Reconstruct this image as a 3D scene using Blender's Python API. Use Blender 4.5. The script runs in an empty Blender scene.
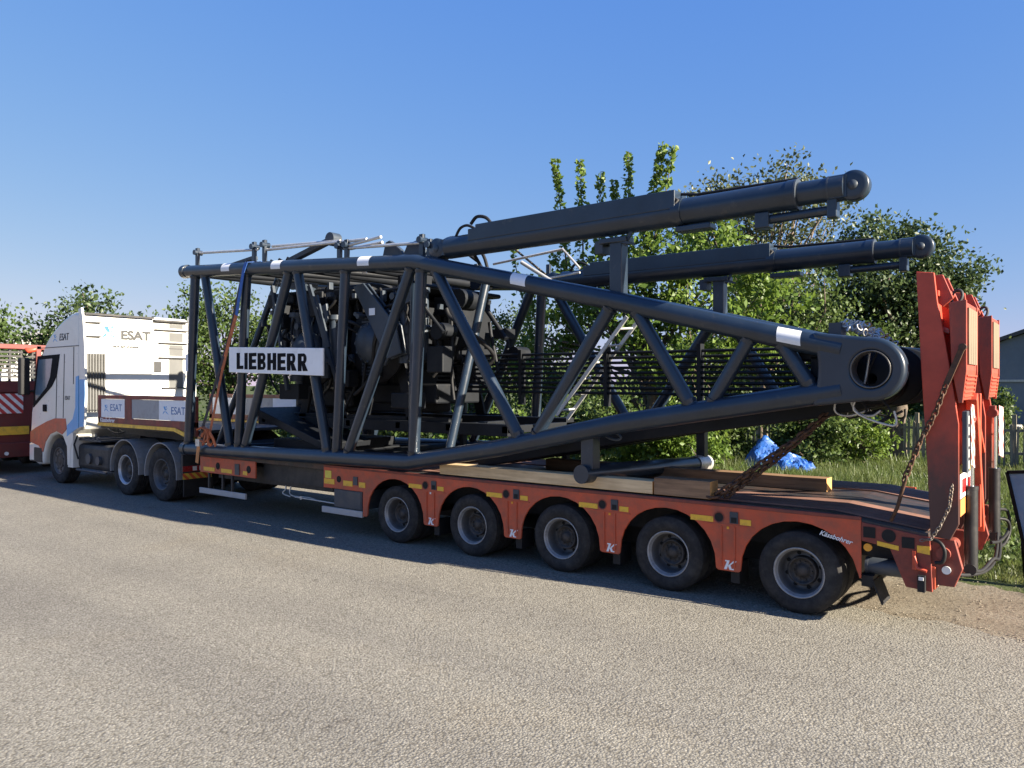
import bpy, bmesh, math, random
import numpy as np
from mathutils import Vector, Matrix

R = math.radians
random.seed(7)
rng = np.random.default_rng(11)
sc = bpy.context.scene
col = sc.collection

# ------------------------------------------------------------------ camera
cam_d = bpy.data.cameras.new('camera')
cam_d.sensor_width = 36.0
cam_d.lens = 772.5 * 36.0 / 1024.0
cam_d.clip_start = 0.05
cam_d.clip_end = 6000
cam = bpy.data.objects.new('camera', cam_d)
col.objects.link(cam)
YAW, PITCH = -0.65315, 0.00125
fw = Vector((math.sin(YAW) * math.cos(PITCH), math.cos(YAW) * math.cos(PITCH), math.sin(PITCH)))
rt = fw.cross(Vector((0, 0, 1))).normalized()
up = rt.cross(fw)
cam.matrix_world = Matrix(((rt.x, up.x, -fw.x, 2.3034), (rt.y, up.y, -fw.y, -7.4632), (rt.z, up.z, -fw.z, 2.1819), (0, 0, 0, 1)))
sc.camera = cam

# ------------------------------------------------------------------ sky, sun, exposure
S = Vector((2.40, 0.20, 1.0)).normalized()          # towards the sun
ELEV = math.asin(S.z)
world = bpy.data.worlds.new('World')
sc.world = world
world.use_nodes = True
wn = world.node_tree.nodes
wn.clear()
wl = world.node_tree.links
sky = wn.new('ShaderNodeTexSky')
sky.sky_type = 'NISHITA'
sky.sun_disc = False
sky.sun_elevation = ELEV
sky.sun_rotation = math.atan2(S.x, S.y)
sky.altitude = 100
sky.air_density = 1.0
sky.dust_density = 0.25
sky.ozone_density = 4.0
bgn = wn.new('ShaderNodeBackground')
bgn.inputs['Strength'].default_value = 0.05
wo = wn.new('ShaderNodeOutputWorld')
# the sky's own colour response: flatter brightness, deeper blue
sep = wn.new('ShaderNodeSeparateColor')
cmb = wn.new('ShaderNodeCombineColor')
wl.new(sky.outputs[0], sep.inputs[0])
for i_, (g_, k_) in enumerate(((0.89, 0.83), (0.54, 1.30), (0.10, 3.70))):
    pw_ = wn.new('ShaderNodeMath'); pw_.operation = 'POWER'; pw_.inputs[1].default_value = g_
    ml_ = wn.new('ShaderNodeMath'); ml_.operation = 'MULTIPLY'; ml_.inputs[1].default_value = k_
    wl.new(sep.outputs[i_], pw_.inputs[0]); wl.new(pw_.outputs[0], ml_.inputs[0]); wl.new(ml_.outputs[0], cmb.inputs[i_])
wl.new(cmb.outputs[0], bgn.inputs['Color'])
wl.new(bgn.outputs[0], wo.inputs['Surface'])
sun_d = bpy.data.lights.new('sun', 'SUN')
sun_d.energy = 5.0
sun_d.angle = R(0.55)
sun_d.color = (1.0, 0.90, 0.74)
sun = bpy.data.objects.new('sun', sun_d)
col.objects.link(sun)
sun.rotation_euler = S.to_track_quat('Z', 'Y').to_euler()
sun.location = (30, 10, 30)
sc.view_settings.view_transform = 'Standard'
sc.view_settings.look = 'None'
sc.view_settings.exposure = 1.88
sc.view_settings.gamma = 1.0
sc.view_settings.use_curve_mapping = False
sc.cycles.max_bounces = 6
sc.cycles.use_denoising = True

# ------------------------------------------------------------------ materials
def newmat(name):
    m = bpy.data.materials.new(name)
    m.use_nodes = True
    nt = m.node_tree
    nt.nodes.clear()
    out = nt.nodes.new('ShaderNodeOutputMaterial')
    b = nt.nodes.new('ShaderNodeBsdfPrincipled')
    nt.links.new(b.outputs[0], out.inputs[0])
    return m, nt, b

def ramp(nt, src, stops):
    r = nt.nodes.new('ShaderNodeValToRGB')
    els = r.color_ramp.elements
    while len(els) < len(stops):
        els.new(0.5)
    for e, (p, c) in zip(els, stops):
        e.position = p
        e.color = (*c, 1) if len(c) == 3 else c
    nt.links.new(src, r.inputs[0])
    return r

def noise(nt, scale, detail=4, rough=0.55, stretch=None):
    tc = nt.nodes.new('ShaderNodeTexCoord')
    n = nt.nodes.new('ShaderNodeTexNoise')
    n.inputs['Scale'].default_value = scale
    n.inputs['Detail'].default_value = detail
    n.inputs['Roughness'].default_value = rough
    if stretch:
        mp = nt.nodes.new('ShaderNodeMapping')
        mp.inputs['Scale'].default_value = stretch
        nt.links.new(tc.outputs['Object'], mp.inputs[0])
        nt.links.new(mp.outputs[0], n.inputs['Vector'])
    else:
        nt.links.new(tc.outputs['Object'], n.inputs['Vector'])
    return n

def paint(name, c, rough=0.4, metal=0.0, var=0.12, scale=3.0, dirt=None, dirt_amt=0.3, dirt_scale=2.2, bump=0.0, coat=0.0, spec=0.5, stretch=None, dirt_stretch=None):
    m, nt, b = newmat(name)
    n = noise(nt, scale, 6, 0.6, stretch)
    lo = tuple(max(0, x * (1 - var)) for x in c)
    hi = tuple(min(1, x * (1 + var)) for x in c)
    r = ramp(nt, n.outputs[0], [(0.3, lo), (0.7, hi)])
    colout = r.outputs[0]
    rv = None
    if dirt:
        n2 = noise(nt, dirt_scale, 9, 0.72, dirt_stretch)
        f = ramp(nt, n2.outputs[0], [(0.62 - dirt_amt * 0.45, (0, 0, 0)), (0.78, (1, 1, 1))])
        mx = nt.nodes.new('ShaderNodeMix')
        mx.data_type = 'RGBA'
        nt.links.new(f.outputs[0], mx.inputs['Factor'])
        nt.links.new(colout, mx.inputs['A'])
        mx.inputs['B'].default_value = (*dirt, 1)
        colout = mx.outputs['Result']
    nt.links.new(colout, b.inputs['Base Color'])
    n3 = noise(nt, scale * 5, 3)
    mr = nt.nodes.new('ShaderNodeMapRange')
    mr.inputs['To Min'].default_value = max(0.03, rough - 0.1)
    mr.inputs['To Max'].default_value = min(1, rough + 0.14)
    nt.links.new(n3.outputs[0], mr.inputs['Value'])
    nt.links.new(mr.outputs[0], b.inputs['Roughness'])
    b.inputs['Metallic'].default_value = metal
    b.inputs['Coat Weight'].default_value = coat
    b.inputs['Coat Roughness'].default_value = 0.12
    b.inputs['Specular IOR Level'].default_value = spec
    if bump:
        bp = nt.nodes.new('ShaderNodeBump')
        bp.inputs['Strength'].default_value = bump
        bp.inputs['Distance'].default_value = 0.01
        nb = noise(nt, scale * 12, 6, 0.7)
        nt.links.new(nb.outputs[0], bp.inputs['Height'])
        nt.links.new(bp.outputs[0], b.inputs['Normal'])
    return m

def wood(name, c, dark, scale=1.0, rough=0.75, stretch=(0.6, 9, 9)):
    m, nt, b = newmat(name)
    n = noise(nt, 3.0 * scale, 8, 0.65, stretch)
    n2 = noise(nt, 1.1 * scale, 5, 0.6)
    r = ramp(nt, n.outputs[0], [(0.28, dark), (0.62, c)])
    r2 = ramp(nt, n2.outputs[0], [(0.35, (0.70, 0.66, 0.61)), (0.65, (1, 1, 1))])
    mx = nt.nodes.new('ShaderNodeMix')
    mx.data_type = 'RGBA'
    mx.blend_type = 'MULTIPLY'
    mx.inputs['Factor'].default_value = 0.8
    nt.links.new(r.outputs[0], mx.inputs['A'])
    nt.links.new(r2.outputs[0], mx.inputs['B'])
    nt.links.new(mx.outputs['Result'], b.inputs['Base Color'])
    b.inputs['Roughness'].default_value = rough
    bp = nt.nodes.new('ShaderNodeBump')
    bp.inputs['Strength'].default_value = 0.4
    bp.inputs['Distance'].default_value = 0.004
    nt.links.new(n.outputs[0], bp.inputs['Height'])
    nt.links.new(bp.outputs[0], b.inputs['Normal'])
    return m

def leafmat(name, c1, c2, c3, trans=0.35):
    m = bpy.data.materials.new(name)
    m.use_nodes = True
    nt = m.node_tree
    nt.nodes.clear()
    out = nt.nodes.new('ShaderNodeOutputMaterial')
    a = nt.nodes.new('ShaderNodeAttribute')
    a.attribute_name = 'tint'
    r = ramp(nt, a.outputs['Fac'], [(0.0, c1), (0.55, c2), (1.0, c3)])
    p = nt.nodes.new('ShaderNodeBsdfPrincipled')
    p.inputs['Roughness'].default_value = 0.45
    p.inputs['Specular IOR Level'].default_value = 0.35
    t = nt.nodes.new('ShaderNodeBsdfTranslucent')
    nt.links.new(r.outputs[0], p.inputs['Base Color'])
    hs = nt.nodes.new('ShaderNodeHueSaturation')
    hs.inputs['Hue'].default_value = 0.485
    hs.inputs['Value'].default_value = 1.5
    nt.links.new(r.outputs[0], hs.inputs['Color'])
    nt.links.new(hs.outputs[0], t.inputs['Color'])
    mx = nt.nodes.new('ShaderNodeMixShader')
    mx.inputs[0].default_value = trans
    nt.links.new(p.outputs[0], mx.inputs[1])
    nt.links.new(t.outputs[0], mx.inputs[2])
    nt.links.new(mx.outputs[0], out.inputs[0])
    return m

def striped(name, ca, cb, width, axes=(0, 1, 1), rough=0.45, offset=0.0):
    """diagonal bands in object space, metres"""
    m, nt, b = newmat(name)
    tc = nt.nodes.new('ShaderNodeTexCoord')
    dp = nt.nodes.new('ShaderNodeVectorMath')
    dp.operation = 'DOT_PRODUCT'
    dp.inputs[1].default_value = axes
    nt.links.new(tc.outputs['Object'], dp.inputs[0])
    a = nt.nodes.new('ShaderNodeMath')
    a.operation = 'MULTIPLY_ADD'
    a.inputs[1].default_value = 1.0 / (2 * width)
    a.inputs[2].default_value = 50.0 + offset
    nt.links.new(dp.outputs['Value'], a.inputs[0])
    f = nt.nodes.new('ShaderNodeMath')
    f.operation = 'FRACT'
    nt.links.new(a.outputs[0], f.inputs[0])
    g = nt.nodes.new('ShaderNodeMath')
    g.operation = 'GREATER_THAN'
    g.inputs[1].default_value = 0.5
    nt.links.new(f.outputs[0], g.inputs[0])
    mx = nt.nodes.new('ShaderNodeMix')
    mx.data_type = 'RGBA'
    mx.inputs['A'].default_value = (*ca, 1)
    mx.inputs['B'].default_value = (*cb, 1)
    nt.links.new(g.outputs[0], mx.inputs['Factor'])
    n = noise(nt, 9, 8, 0.7)
    r = ramp(nt, n.outputs[0], [(0.3, (0.62, 0.6, 0.57)), (0.6, (1, 1, 1))])
    mm = nt.nodes.new('ShaderNodeMix')
    mm.data_type = 'RGBA'
    mm.blend_type = 'MULTIPLY'
    mm.inputs['Factor'].default_value = 0.8
    nt.links.new(mx.outputs['Result'], mm.inputs['A'])
    nt.links.new(r.outputs[0], mm.inputs['B'])
    nt.links.new(mm.outputs['Result'], b.inputs['Base Color'])
    b.inputs['Roughness'].default_value = rough
    return m

M = {}
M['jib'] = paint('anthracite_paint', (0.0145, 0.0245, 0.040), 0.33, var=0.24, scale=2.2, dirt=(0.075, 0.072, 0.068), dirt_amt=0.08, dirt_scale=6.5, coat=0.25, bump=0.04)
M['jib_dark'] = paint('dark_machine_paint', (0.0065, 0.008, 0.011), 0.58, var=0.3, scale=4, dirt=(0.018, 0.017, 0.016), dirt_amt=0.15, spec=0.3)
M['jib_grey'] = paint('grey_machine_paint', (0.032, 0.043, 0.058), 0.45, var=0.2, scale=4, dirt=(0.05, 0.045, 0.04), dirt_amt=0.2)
M['galv'] = paint('galvanised_steel', (0.58, 0.57, 0.54), 0.42, metal=0.55, var=0.15, scale=8, dirt=(0.25, 0.21, 0.17), dirt_amt=0.2)
M['alu'] = paint('aluminium', (0.52, 0.52, 0.51), 0.38, metal=0.5, var=0.12, scale=7, dirt=(0.3, 0.28, 0.25), dirt_amt=0.25)
M['chrome'] = paint('chrome_rod', (0.75, 0.75, 0.74), 0.14, metal=1.0, var=0.03)
M['red'] = paint('trailer_red', (0.54, 0.083, 0.031), 0.45, var=0.16, scale=2.5, dirt=(0.19, 0.075, 0.05), dirt_amt=0.45, dirt_scale=3.4, bump=0.05)
M['red_dirty'] = paint('trailer_red_dirty', (0.36, 0.055, 0.03), 0.55, var=0.18, scale=3, dirt=(0.05, 0.032, 0.026), dirt_amt=0.95, dirt_scale=2.4, bump=0.12, dirt_stretch=(1.5, 1.5, 0.8))
M['red_ramp'] = paint('ramp_red', (0.42, 0.058, 0.028), 0.5, var=0.16, scale=2.0, dirt=(0.09, 0.04, 0.03), dirt_amt=0.62, dirt_scale=3.2, bump=0.08, dirt_stretch=(2, 2, 0.9))
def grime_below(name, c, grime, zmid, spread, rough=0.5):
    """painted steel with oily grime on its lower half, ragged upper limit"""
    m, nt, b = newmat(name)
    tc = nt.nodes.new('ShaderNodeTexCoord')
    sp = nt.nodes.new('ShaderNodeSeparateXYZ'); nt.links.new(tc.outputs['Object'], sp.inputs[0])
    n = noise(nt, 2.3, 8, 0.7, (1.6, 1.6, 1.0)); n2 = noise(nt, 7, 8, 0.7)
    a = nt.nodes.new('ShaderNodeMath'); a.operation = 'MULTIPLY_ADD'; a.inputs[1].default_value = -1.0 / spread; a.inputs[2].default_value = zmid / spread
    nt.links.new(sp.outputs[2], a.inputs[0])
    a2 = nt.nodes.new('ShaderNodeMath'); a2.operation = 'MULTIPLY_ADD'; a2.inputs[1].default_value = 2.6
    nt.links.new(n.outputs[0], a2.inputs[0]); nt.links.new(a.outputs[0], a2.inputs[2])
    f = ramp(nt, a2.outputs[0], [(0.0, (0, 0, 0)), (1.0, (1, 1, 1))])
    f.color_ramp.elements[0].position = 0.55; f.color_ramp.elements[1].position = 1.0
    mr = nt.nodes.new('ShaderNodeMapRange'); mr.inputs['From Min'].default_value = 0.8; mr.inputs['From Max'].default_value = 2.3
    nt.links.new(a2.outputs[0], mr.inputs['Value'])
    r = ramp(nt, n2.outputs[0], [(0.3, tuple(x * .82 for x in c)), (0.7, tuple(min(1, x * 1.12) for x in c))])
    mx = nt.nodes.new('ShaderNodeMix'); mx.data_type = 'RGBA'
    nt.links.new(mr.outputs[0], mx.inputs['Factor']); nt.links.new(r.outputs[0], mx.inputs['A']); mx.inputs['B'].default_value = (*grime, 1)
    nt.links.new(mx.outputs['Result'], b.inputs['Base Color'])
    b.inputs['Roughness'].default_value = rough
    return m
M['tail_grime'] = paint('tail_grimy_red', (0.40, 0.058, 0.03), 0.55, var=0.2, scale=4, dirt=(0.030, 0.020, 0.018), dirt_amt=1.05, dirt_scale=4.5, bump=0.15)
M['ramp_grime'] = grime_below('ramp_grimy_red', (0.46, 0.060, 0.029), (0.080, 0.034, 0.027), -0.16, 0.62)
M['red_bright'] = paint('arm_red', (0.55, 0.075, 0.035), 0.42, var=0.1, scale=3, dirt=(0.16, 0.06, 0.04), dirt_amt=0.25)  # brighter, cleaner red for arms and small fittings
M['far_red_shaded'] = paint('far_trailer_red_shaded', (0.15, 0.024, 0.018), 0.5, var=0.15, scale=2, dirt=(0.08, 0.03, 0.025), dirt_amt=0.35)  # red darkened: the shade on the parked trailer is put into its colour
M['orange'] = paint('orange_paint', (0.62, 0.24, 0.06), 0.5, var=0.15, scale=4, dirt=(0.2, 0.1, 0.05), dirt_amt=0.3)
M['yellow'] = paint('yellow_reflective', (0.82, 0.48, 0.04), 0.4, var=0.1, scale=12, dirt=(0.25, 0.14, 0.05), dirt_amt=0.32, dirt_scale=7)
M['sticker_y'] = paint('yellow_label', (0.72, 0.60, 0.08), 0.45, var=0.08, scale=10)
M['white'] = paint('cab_white', (0.68, 0.665, 0.61), 0.3, var=0.03, scale=2, dirt=(0.60, 0.57, 0.50), dirt_amt=0.22, coat=0.3)
M['white_guard'] = paint('guard_white', (0.40, 0.40, 0.40), 0.5, var=0.06, scale=4, dirt=(0.33, 0.31, 0.28), dirt_amt=0.4, dirt_scale=4)
M['label'] = paint('white_label', (0.78, 0.79, 0.80), 0.45, var=0.03, scale=10, dirt=(0.5, 0.5, 0.5), dirt_amt=0.15)
M['sign'] = paint('sign_white', (0.83, 0.83, 0.82), 0.42, var=0.03, scale=5, dirt=(0.6, 0.6, 0.58), dirt_amt=0.12, dirt_scale=3)
M['black'] = paint('letter_black', (0.008, 0.008, 0.010), 0.8, var=0.1, spec=0.15)
M['letter_grey'] = paint('letter_grey', (0.032, 0.032, 0.033), 0.5, var=0.1)
M['blue'] = paint('livery_blue', (0.06, 0.32, 0.66), 0.35, var=0.06, coat=0.2)
M['blue_pale'] = paint('livery_pale_blue', (0.025, 0.125, 0.34), 0.4, var=0.08)
M['grey_panel'] = paint('grey_panel', (0.30, 0.31, 0.32), 0.45, var=0.1, scale=3, dirt=(0.18, 0.17, 0.16), dirt_amt=0.3)
M['louvre'] = paint('louvre_grey', (0.105, 0.104, 0.10), 0.5, var=0.1)
M['ring'] = paint('bare_ring', (0.11, 0.105, 0.10), 0.4, metal=0.5, var=0.2, scale=9)
M['mudguard'] = paint('mudguard_grey', (0.27, 0.275, 0.285), 0.5, var=0.1, scale=4, dirt=(0.16, 0.15, 0.13), dirt_amt=0.4)
M['chassis'] = paint('chassis_black', (0.022, 0.022, 0.024), 0.6, var=0.3, scale=4, dirt=(0.07, 0.06, 0.05), dirt_amt=0.35, bump=0.1)
M['tool'] = paint('toolbox_grey', (0.045, 0.055, 0.07), 0.5, var=0.15, scale=5, dirt=(0.1, 0.09, 0.08), dirt_amt=0.3)
M['tyre'] = paint('tyre_rubber', (0.024, 0.023, 0.023), 0.82, var=0.2, scale=7, dirt=(0.075, 0.068, 0.060), dirt_amt=0.42, dirt_scale=5, bump=0.12, spec=0.25)
M['rim'] = paint('rim_steel', (0.34, 0.345, 0.355), 0.42, metal=0.35, var=0.12, scale=8, dirt=(0.10, 0.085, 0.07), dirt_amt=0.42, dirt_scale=8)
M['rim_well_shade'] = paint('rim_well_shade', (0.13, 0.132, 0.138), 0.5, metal=0.3, var=0.2, scale=9, dirt=(0.06, 0.05, 0.042), dirt_amt=0.5, dirt_scale=9)  # darker than the flange: shade of the deep dish painted in, plus dirt
M['rim_silver'] = paint('rim_silver', (0.52, 0.53, 0.55), 0.4, metal=0.4, var=0.12, scale=8, dirt=(0.17, 0.15, 0.13), dirt_amt=0.35, dirt_scale=8)
M['rim_dark'] = paint('rim_dark', (0.10, 0.10, 0.105), 0.5, metal=0.2, var=0.15, scale=8, dirt=(0.07, 0.06, 0.05), dirt_amt=0.45, dirt_scale=8)
M['hub'] = paint('hub_dark', (0.028, 0.026, 0.025), 0.6, var=0.3, scale=10, dirt=(0.09, 0.07, 0.055), dirt_amt=0.4, dirt_scale=10)
M['hole'] = paint('dark_opening', (0.008, 0.008, 0.008), 0.8, var=0.1)
M['rubber'] = paint('black_rubber', (0.011, 0.011, 0.012), 0.6, var=0.2, scale=6, dirt=(0.03, 0.027, 0.025), dirt_amt=0.2, spec=0.35)
M['cyl'] = paint('cylinder_black', (0.02, 0.02, 0.021), 0.38, var=0.2, scale=5, dirt=(0.06, 0.05, 0.045), dirt_amt=0.25)
M['glass'] = paint('window_glass', (0.02, 0.03, 0.04), 0.06, var=0.05, spec=0.8)
M['pane'] = paint('side_window_glass', (0.10, 0.15, 0.20), 0.05, var=0.25, scale=2, spec=0.9)  # bluish base imitates a sky reflection and the view through tinted glass
M['rust'] = paint('rusty_chain', (0.075, 0.042, 0.028), 0.7, metal=0.3, var=0.35, scale=25, dirt=(0.16, 0.07, 0.03), dirt_amt=0.4, dirt_scale=20, bump=0.2)
M['rust_light'] = paint('worn_chain', (0.22, 0.19, 0.16), 0.5, metal=0.6, var=0.3, scale=25, dirt=(0.15, 0.08, 0.05), dirt_amt=0.4, dirt_scale=20)
M['lamp_white'] = paint('lamp_plastic', (0.75, 0.74, 0.70), 0.3, var=0.05)
M['lamp_amber'] = paint('amber_lamp', (0.75, 0.33, 0.03), 0.25, var=0.1)
M['lamp_red'] = paint('red_lamp', (0.30, 0.02, 0.02), 0.25, var=0.1)
M['strap_blue'] = paint('blue_webbing', (0.035, 0.11, 0.36), 0.7, var=0.2, scale=20)
M['strap_orange'] = paint('orange_webbing', (0.52, 0.14, 0.045), 0.8, var=0.3, scale=15, dirt=(0.18, 0.07, 0.04), dirt_amt=0.45, dirt_scale=9)
M['strap_dark'] = paint('dark_webbing', (0.045, 0.035, 0.035), 0.8, var=0.3, scale=15)
M['timber_new'] = wood('pale_timber', (0.78, 0.58, 0.33), (0.50, 0.34, 0.18))
M['timber_old'] = wood('brown_timber', (0.33, 0.20, 0.11), (0.14, 0.08, 0.045))
M['timber_end'] = wood('orange_timber_end', (0.70, 0.38, 0.12), (0.42, 0.22, 0.08), stretch=(6, 6, 6))
M['plank'] = wood('deck_plank', (0.30, 0.155, 0.115), (0.12, 0.065, 0.05))
M['plank_worn'] = wood('worn_ramp_plank', (0.24, 0.19, 0.125), (0.09, 0.065, 0.045), stretch=(9, 9, 1.0))
M['deck_steel'] = paint('deck_steel', (0.040, 0.037, 0.037), 0.5, metal=0.3, var=0.25, scale=5, dirt=(0.14, 0.075, 0.055), dirt_amt=0.4, dirt_scale=3, bump=0.15)
M['hazard'] = striped('red_white_hazard', (0.50, 0.04, 0.035), (0.75, 0.73, 0.70), 0.085, (0, 0.8, 0.8))
M['hazard_board'] = striped('red_white_board', (0.55, 0.12, 0.09), (0.80, 0.76, 0.72), 0.06, (0, 0.8, 0.8))
M['hazard_y'] = striped('red_yellow_hazard', (0.62, 0.10, 0.03), (0.72, 0.45, 0.05), 0.055, (0, 0.8, 0.8))
M['tarp'] = paint('blue_tarp', (0.018, 0.10, 0.38), 0.45, var=0.3, scale=5, dirt=(0.10, 0.16, 0.30), dirt_amt=0.3, bump=0.1)
M['bark'] = paint('bark', (0.085, 0.062, 0.044), 0.9, var=0.4, scale=14, dirt=(0.16, 0.13, 0.10), dirt_amt=0.4, dirt_scale=8, bump=0.6)
M['bark_pale'] = paint('pale_twig', (0.20, 0.15, 0.11), 0.9, var=0.3, scale=14, bump=0.3)
M['fence'] = wood('weathered_fence', (0.30, 0.26, 0.20), (0.12, 0.10, 0.075), stretch=(9, 9, 1.0))
M['stone'] = paint('pale_stone', (0.46, 0.42, 0.36), 0.85, var=0.2, scale=8, bump=0.3)
M['panel_blue'] = paint('pale_blue_sheet', (0.11, 0.22, 0.36), 0.5, var=0.2, scale=4, dirt=(0.20, 0.28, 0.36), dirt_amt=0.4)

L_bright = leafmat('leaf_bright', (0.058, 0.104, 0.014), (0.104, 0.168, 0.028), (0.175, 0.240, 0.050), 0.42)
L_dark = leafmat('leaf_dark', (0.026, 0.046, 0.016), (0.048, 0.078, 0.026), (0.090, 0.122, 0.044), 0.30)
L_mid = leafmat('leaf_mid', (0.038, 0.066, 0.016), (0.066, 0.105, 0.026), (0.120, 0.155, 0.045), 0.33)
L_grey = leafmat('leaf_greyish', (0.045, 0.060, 0.026), (0.078, 0.096, 0.040), (0.125, 0.135, 0.060), 0.30)
L_grass = leafmat('grass_blades', (0.050, 0.080, 0.020), (0.082, 0.115, 0.030), (0.165, 0.155, 0.065), 0.35)

# ------------------------------------------------------------------ mesh builder
class MB:
    def __init__(s):
        s.v = []; s.f = []; s.m = []; s.sm = []
    def add(s, vs, fs, mi=0, smooth=False):
        o = len(s.v)
        s.v += [tuple(v) for v in vs]
        for f in fs:
            s.f.append(tuple(o + i for i in f)); s.m.append(mi); s.sm.append(smooth)
        return s
    def box(s, x0, x1, y0, y1, z0, z1, mi=0):
        v = [(x, y, z) for x in (x0, x1) for y in (y0, y1) for z in (z0, z1)]
        return s.add(v, [(0, 1, 3, 2), (4, 6, 7, 5), (0, 4, 5, 1), (2, 3, 7, 6), (0, 2, 6, 4), (1, 5, 7, 3)], mi)
    def obox(s, p0, p1, w, h, mi=0, upv=(0, 0, 1)):
        """bar from p0 to p1: w across, h along up"""
        p0 = Vector(p0); p1 = Vector(p1)
        d = (p1 - p0).normalized(); u = Vector(upv)
        sd = d.cross(u)
        if sd.length < 1e-4: sd = d.cross(Vector((1, 0, 0)))
        sd.normalize(); u = sd.cross(d).normalized()
        v = []
        for p in (p0, p1):
            for a, b in ((-1, -1), (1, -1), (1, 1), (-1, 1)):
                v.append(p + sd * (a * w / 2) + u * (b * h / 2))
        return s.add(v, [(3, 2, 1, 0), (4, 5, 6, 7), (0, 1, 5, 4), (1, 2, 6, 5), (2, 3, 7, 6), (3, 0, 4, 7)], mi)
    def pipe(s, pts, r, n=12, mi=0, caps=True, radii=None):
        pts = [Vector(p) for p in pts]
        if len(pts) >= 4 and r <= 0.03 and radii is None:      # thin lines bend smoothly
            P = pts; pts = []
            for i in range(len(P) - 1):
                p0, p1, p2, p3 = P[max(0, i - 1)], P[i], P[i + 1], P[min(len(P) - 1, i + 2)]
                for t in (0, .2, .4, .6, .8): pts.append(0.5 * ((2 * p1) + (-p0 + p2) * t + (2 * p0 - 5 * p1 + 4 * p2 - p3) * t * t + (-p0 + 3 * p1 - 3 * p2 + p3) * t ** 3))
            pts.append(P[-1])
        k = len(pts)
        tang = []
        for i in range(k):
            a = pts[max(0, i - 1)]; b = pts[min(k - 1, i + 1)]
            t = b - a
            tang.append(t.normalized() if t.length > 1e-9 else Vector((0, 0, 1)))
        ref = Vector((0, 0, 1)) if abs(tang[0].z) < 0.9 else Vector((1, 0, 0))
        nrm = tang[0].cross(ref).normalized()
        vs = []
        for i in range(k):
            if i:
                nrm = (nrm - tang[i] * nrm.dot(tang[i]))
                nrm = nrm.normalized() if nrm.length > 1e-6 else tang[i].orthogonal().normalized()
            bn = tang[i].cross(nrm)
            rr = radii[i] if radii else r
            if 0 < i < k - 1:
                c = (pts[i] - pts[i - 1]).normalized().dot((pts[i + 1] - pts[i]).normalized())
                rr = rr / max(0.6, math.sqrt(max(0.05, (1 + c) / 2))) if not radii else rr
            for j in range(n):
                a = 2 * math.pi * j / n
                vs.append(pts[i] + nrm * (math.cos(a) * rr) + bn * (math.sin(a) * rr))
        fs = [(i * n + j, i * n + (j + 1) % n, (i + 1) * n + (j + 1) % n, (i + 1) * n + j) for i in range(k - 1) for j in range(n)]
        s.add(vs, fs, mi, True)
        if caps:
            s.add(vs[:n], [tuple(reversed(range(n)))], mi)
            s.add(vs[-n:], [tuple(range(n))], mi)
        return s
    def prism(s, poly, y0, y1, mi=0):
        """polygon in X,Z extruded along Y"""
        n = len(poly)
        v = [(x, y0, z) for x, z in poly] + [(x, y1, z) for x, z in poly]
        area = sum(poly[i][0] * poly[(i + 1) % n][1] - poly[(i + 1) % n][0] * poly[i][1] for i in range(n))
        f0, f1 = tuple(range(n)), tuple(reversed(range(n, 2 * n)))
        fs = [f0, f1] + [((i + 1) % n, i, n + i, n + (i + 1) % n) for i in range(n)]
        if area < 0: fs = [tuple(reversed(f)) for f in fs]
        return s.add(v, fs, mi)
    def prism_x(s, poly, x0, x1, mi=0):
        """polygon in Y,Z extruded along X"""
        n = len(poly)
        v = [(x0, y, z) for y, z in poly] + [(x1, y, z) for y, z in poly]
        return s.add(v, [tuple(reversed(range(n))), tuple(range(n, 2 * n))] + [(i, (i + 1) % n, n + (i + 1) % n, n + i) for i in range(n)], mi)
    def lathe(s, prof, c, n=40, mi=0, sharp=False, mis=None):
        """prof: (radius, y) rings about the Y axis through c"""
        k = len(prof)
        cx, cy, cz = c
        vs = []
        for r, y in prof:
            for j in range(n):
                a = 2 * math.pi * j / n
                vs.append((cx + r * math.cos(a), cy + y, cz + r * math.sin(a)))
        for i in range(k - 1):
            fs = [(i * n + j, i * n + (j + 1) % n, (i + 1) * n + (j + 1) % n, (i + 1) * n + j) for j in range(n)]
            if sharp:
                s.add(vs[i * n:(i + 2) * n], [tuple(q - i * n for q in f) for f in fs], mis[i] if mis else mi, True)
            elif i == 0:
                s.add(vs, [], mi); base = len(s.v) - len(vs)
            if not sharp:
                for f in fs:
                    s.f.append(tuple(base + q for q in f)); s.m.append(mis[i] if mis else mi); s.sm.append(True)
        return s
    def disc(s, c, r, n=24, mi=0, axis='y', face=-1):
        cx, cy, cz = c
        vs = []
        for j in range(n):
            a = 2 * math.pi * j / n
            if axis == 'y': vs.append((cx + r * math.cos(a), cy, cz + r * math.sin(a)))
            elif axis == 'x': vs.append((cx, cy + r * math.cos(a), cz + r * math.sin(a)))
            else: vs.append((cx + r * math.cos(a), cy + r * math.sin(a), cz))
        return s.add(vs, [tuple(range(n))], mi)
    def torus(s, c, ax_u, ax_v, ru, rv, r, n=10, m=6, mi=0):
        c = Vector(c); u = Vector(ax_u).normalized(); v = Vector(ax_v).normalized()
        pts = [c + u * (ru * math.cos(2 * math.pi * i / n)) + v * (rv * math.sin(2 * math.pi * i / n)) for i in range(n)]
        w = u.cross(v).normalized()
        vs = []
        for i in range(n):
            t = (pts[(i + 1) % n] - pts[i - 1]).normalized()
            nn = w.cross(t)
            for j in range(m):
                a = 2 * math.pi * j / m
                vs.append(pts[i] + nn * (r * math.cos(a)) + w * (r * math.sin(a)))
        return s.add(vs, [(i * m + j, ((i + 1) % n) * m + j, ((i + 1) % n) * m + (j + 1) % m, i * m + (j + 1) % m) for i in range(n) for j in range(m)], mi, True)
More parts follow.
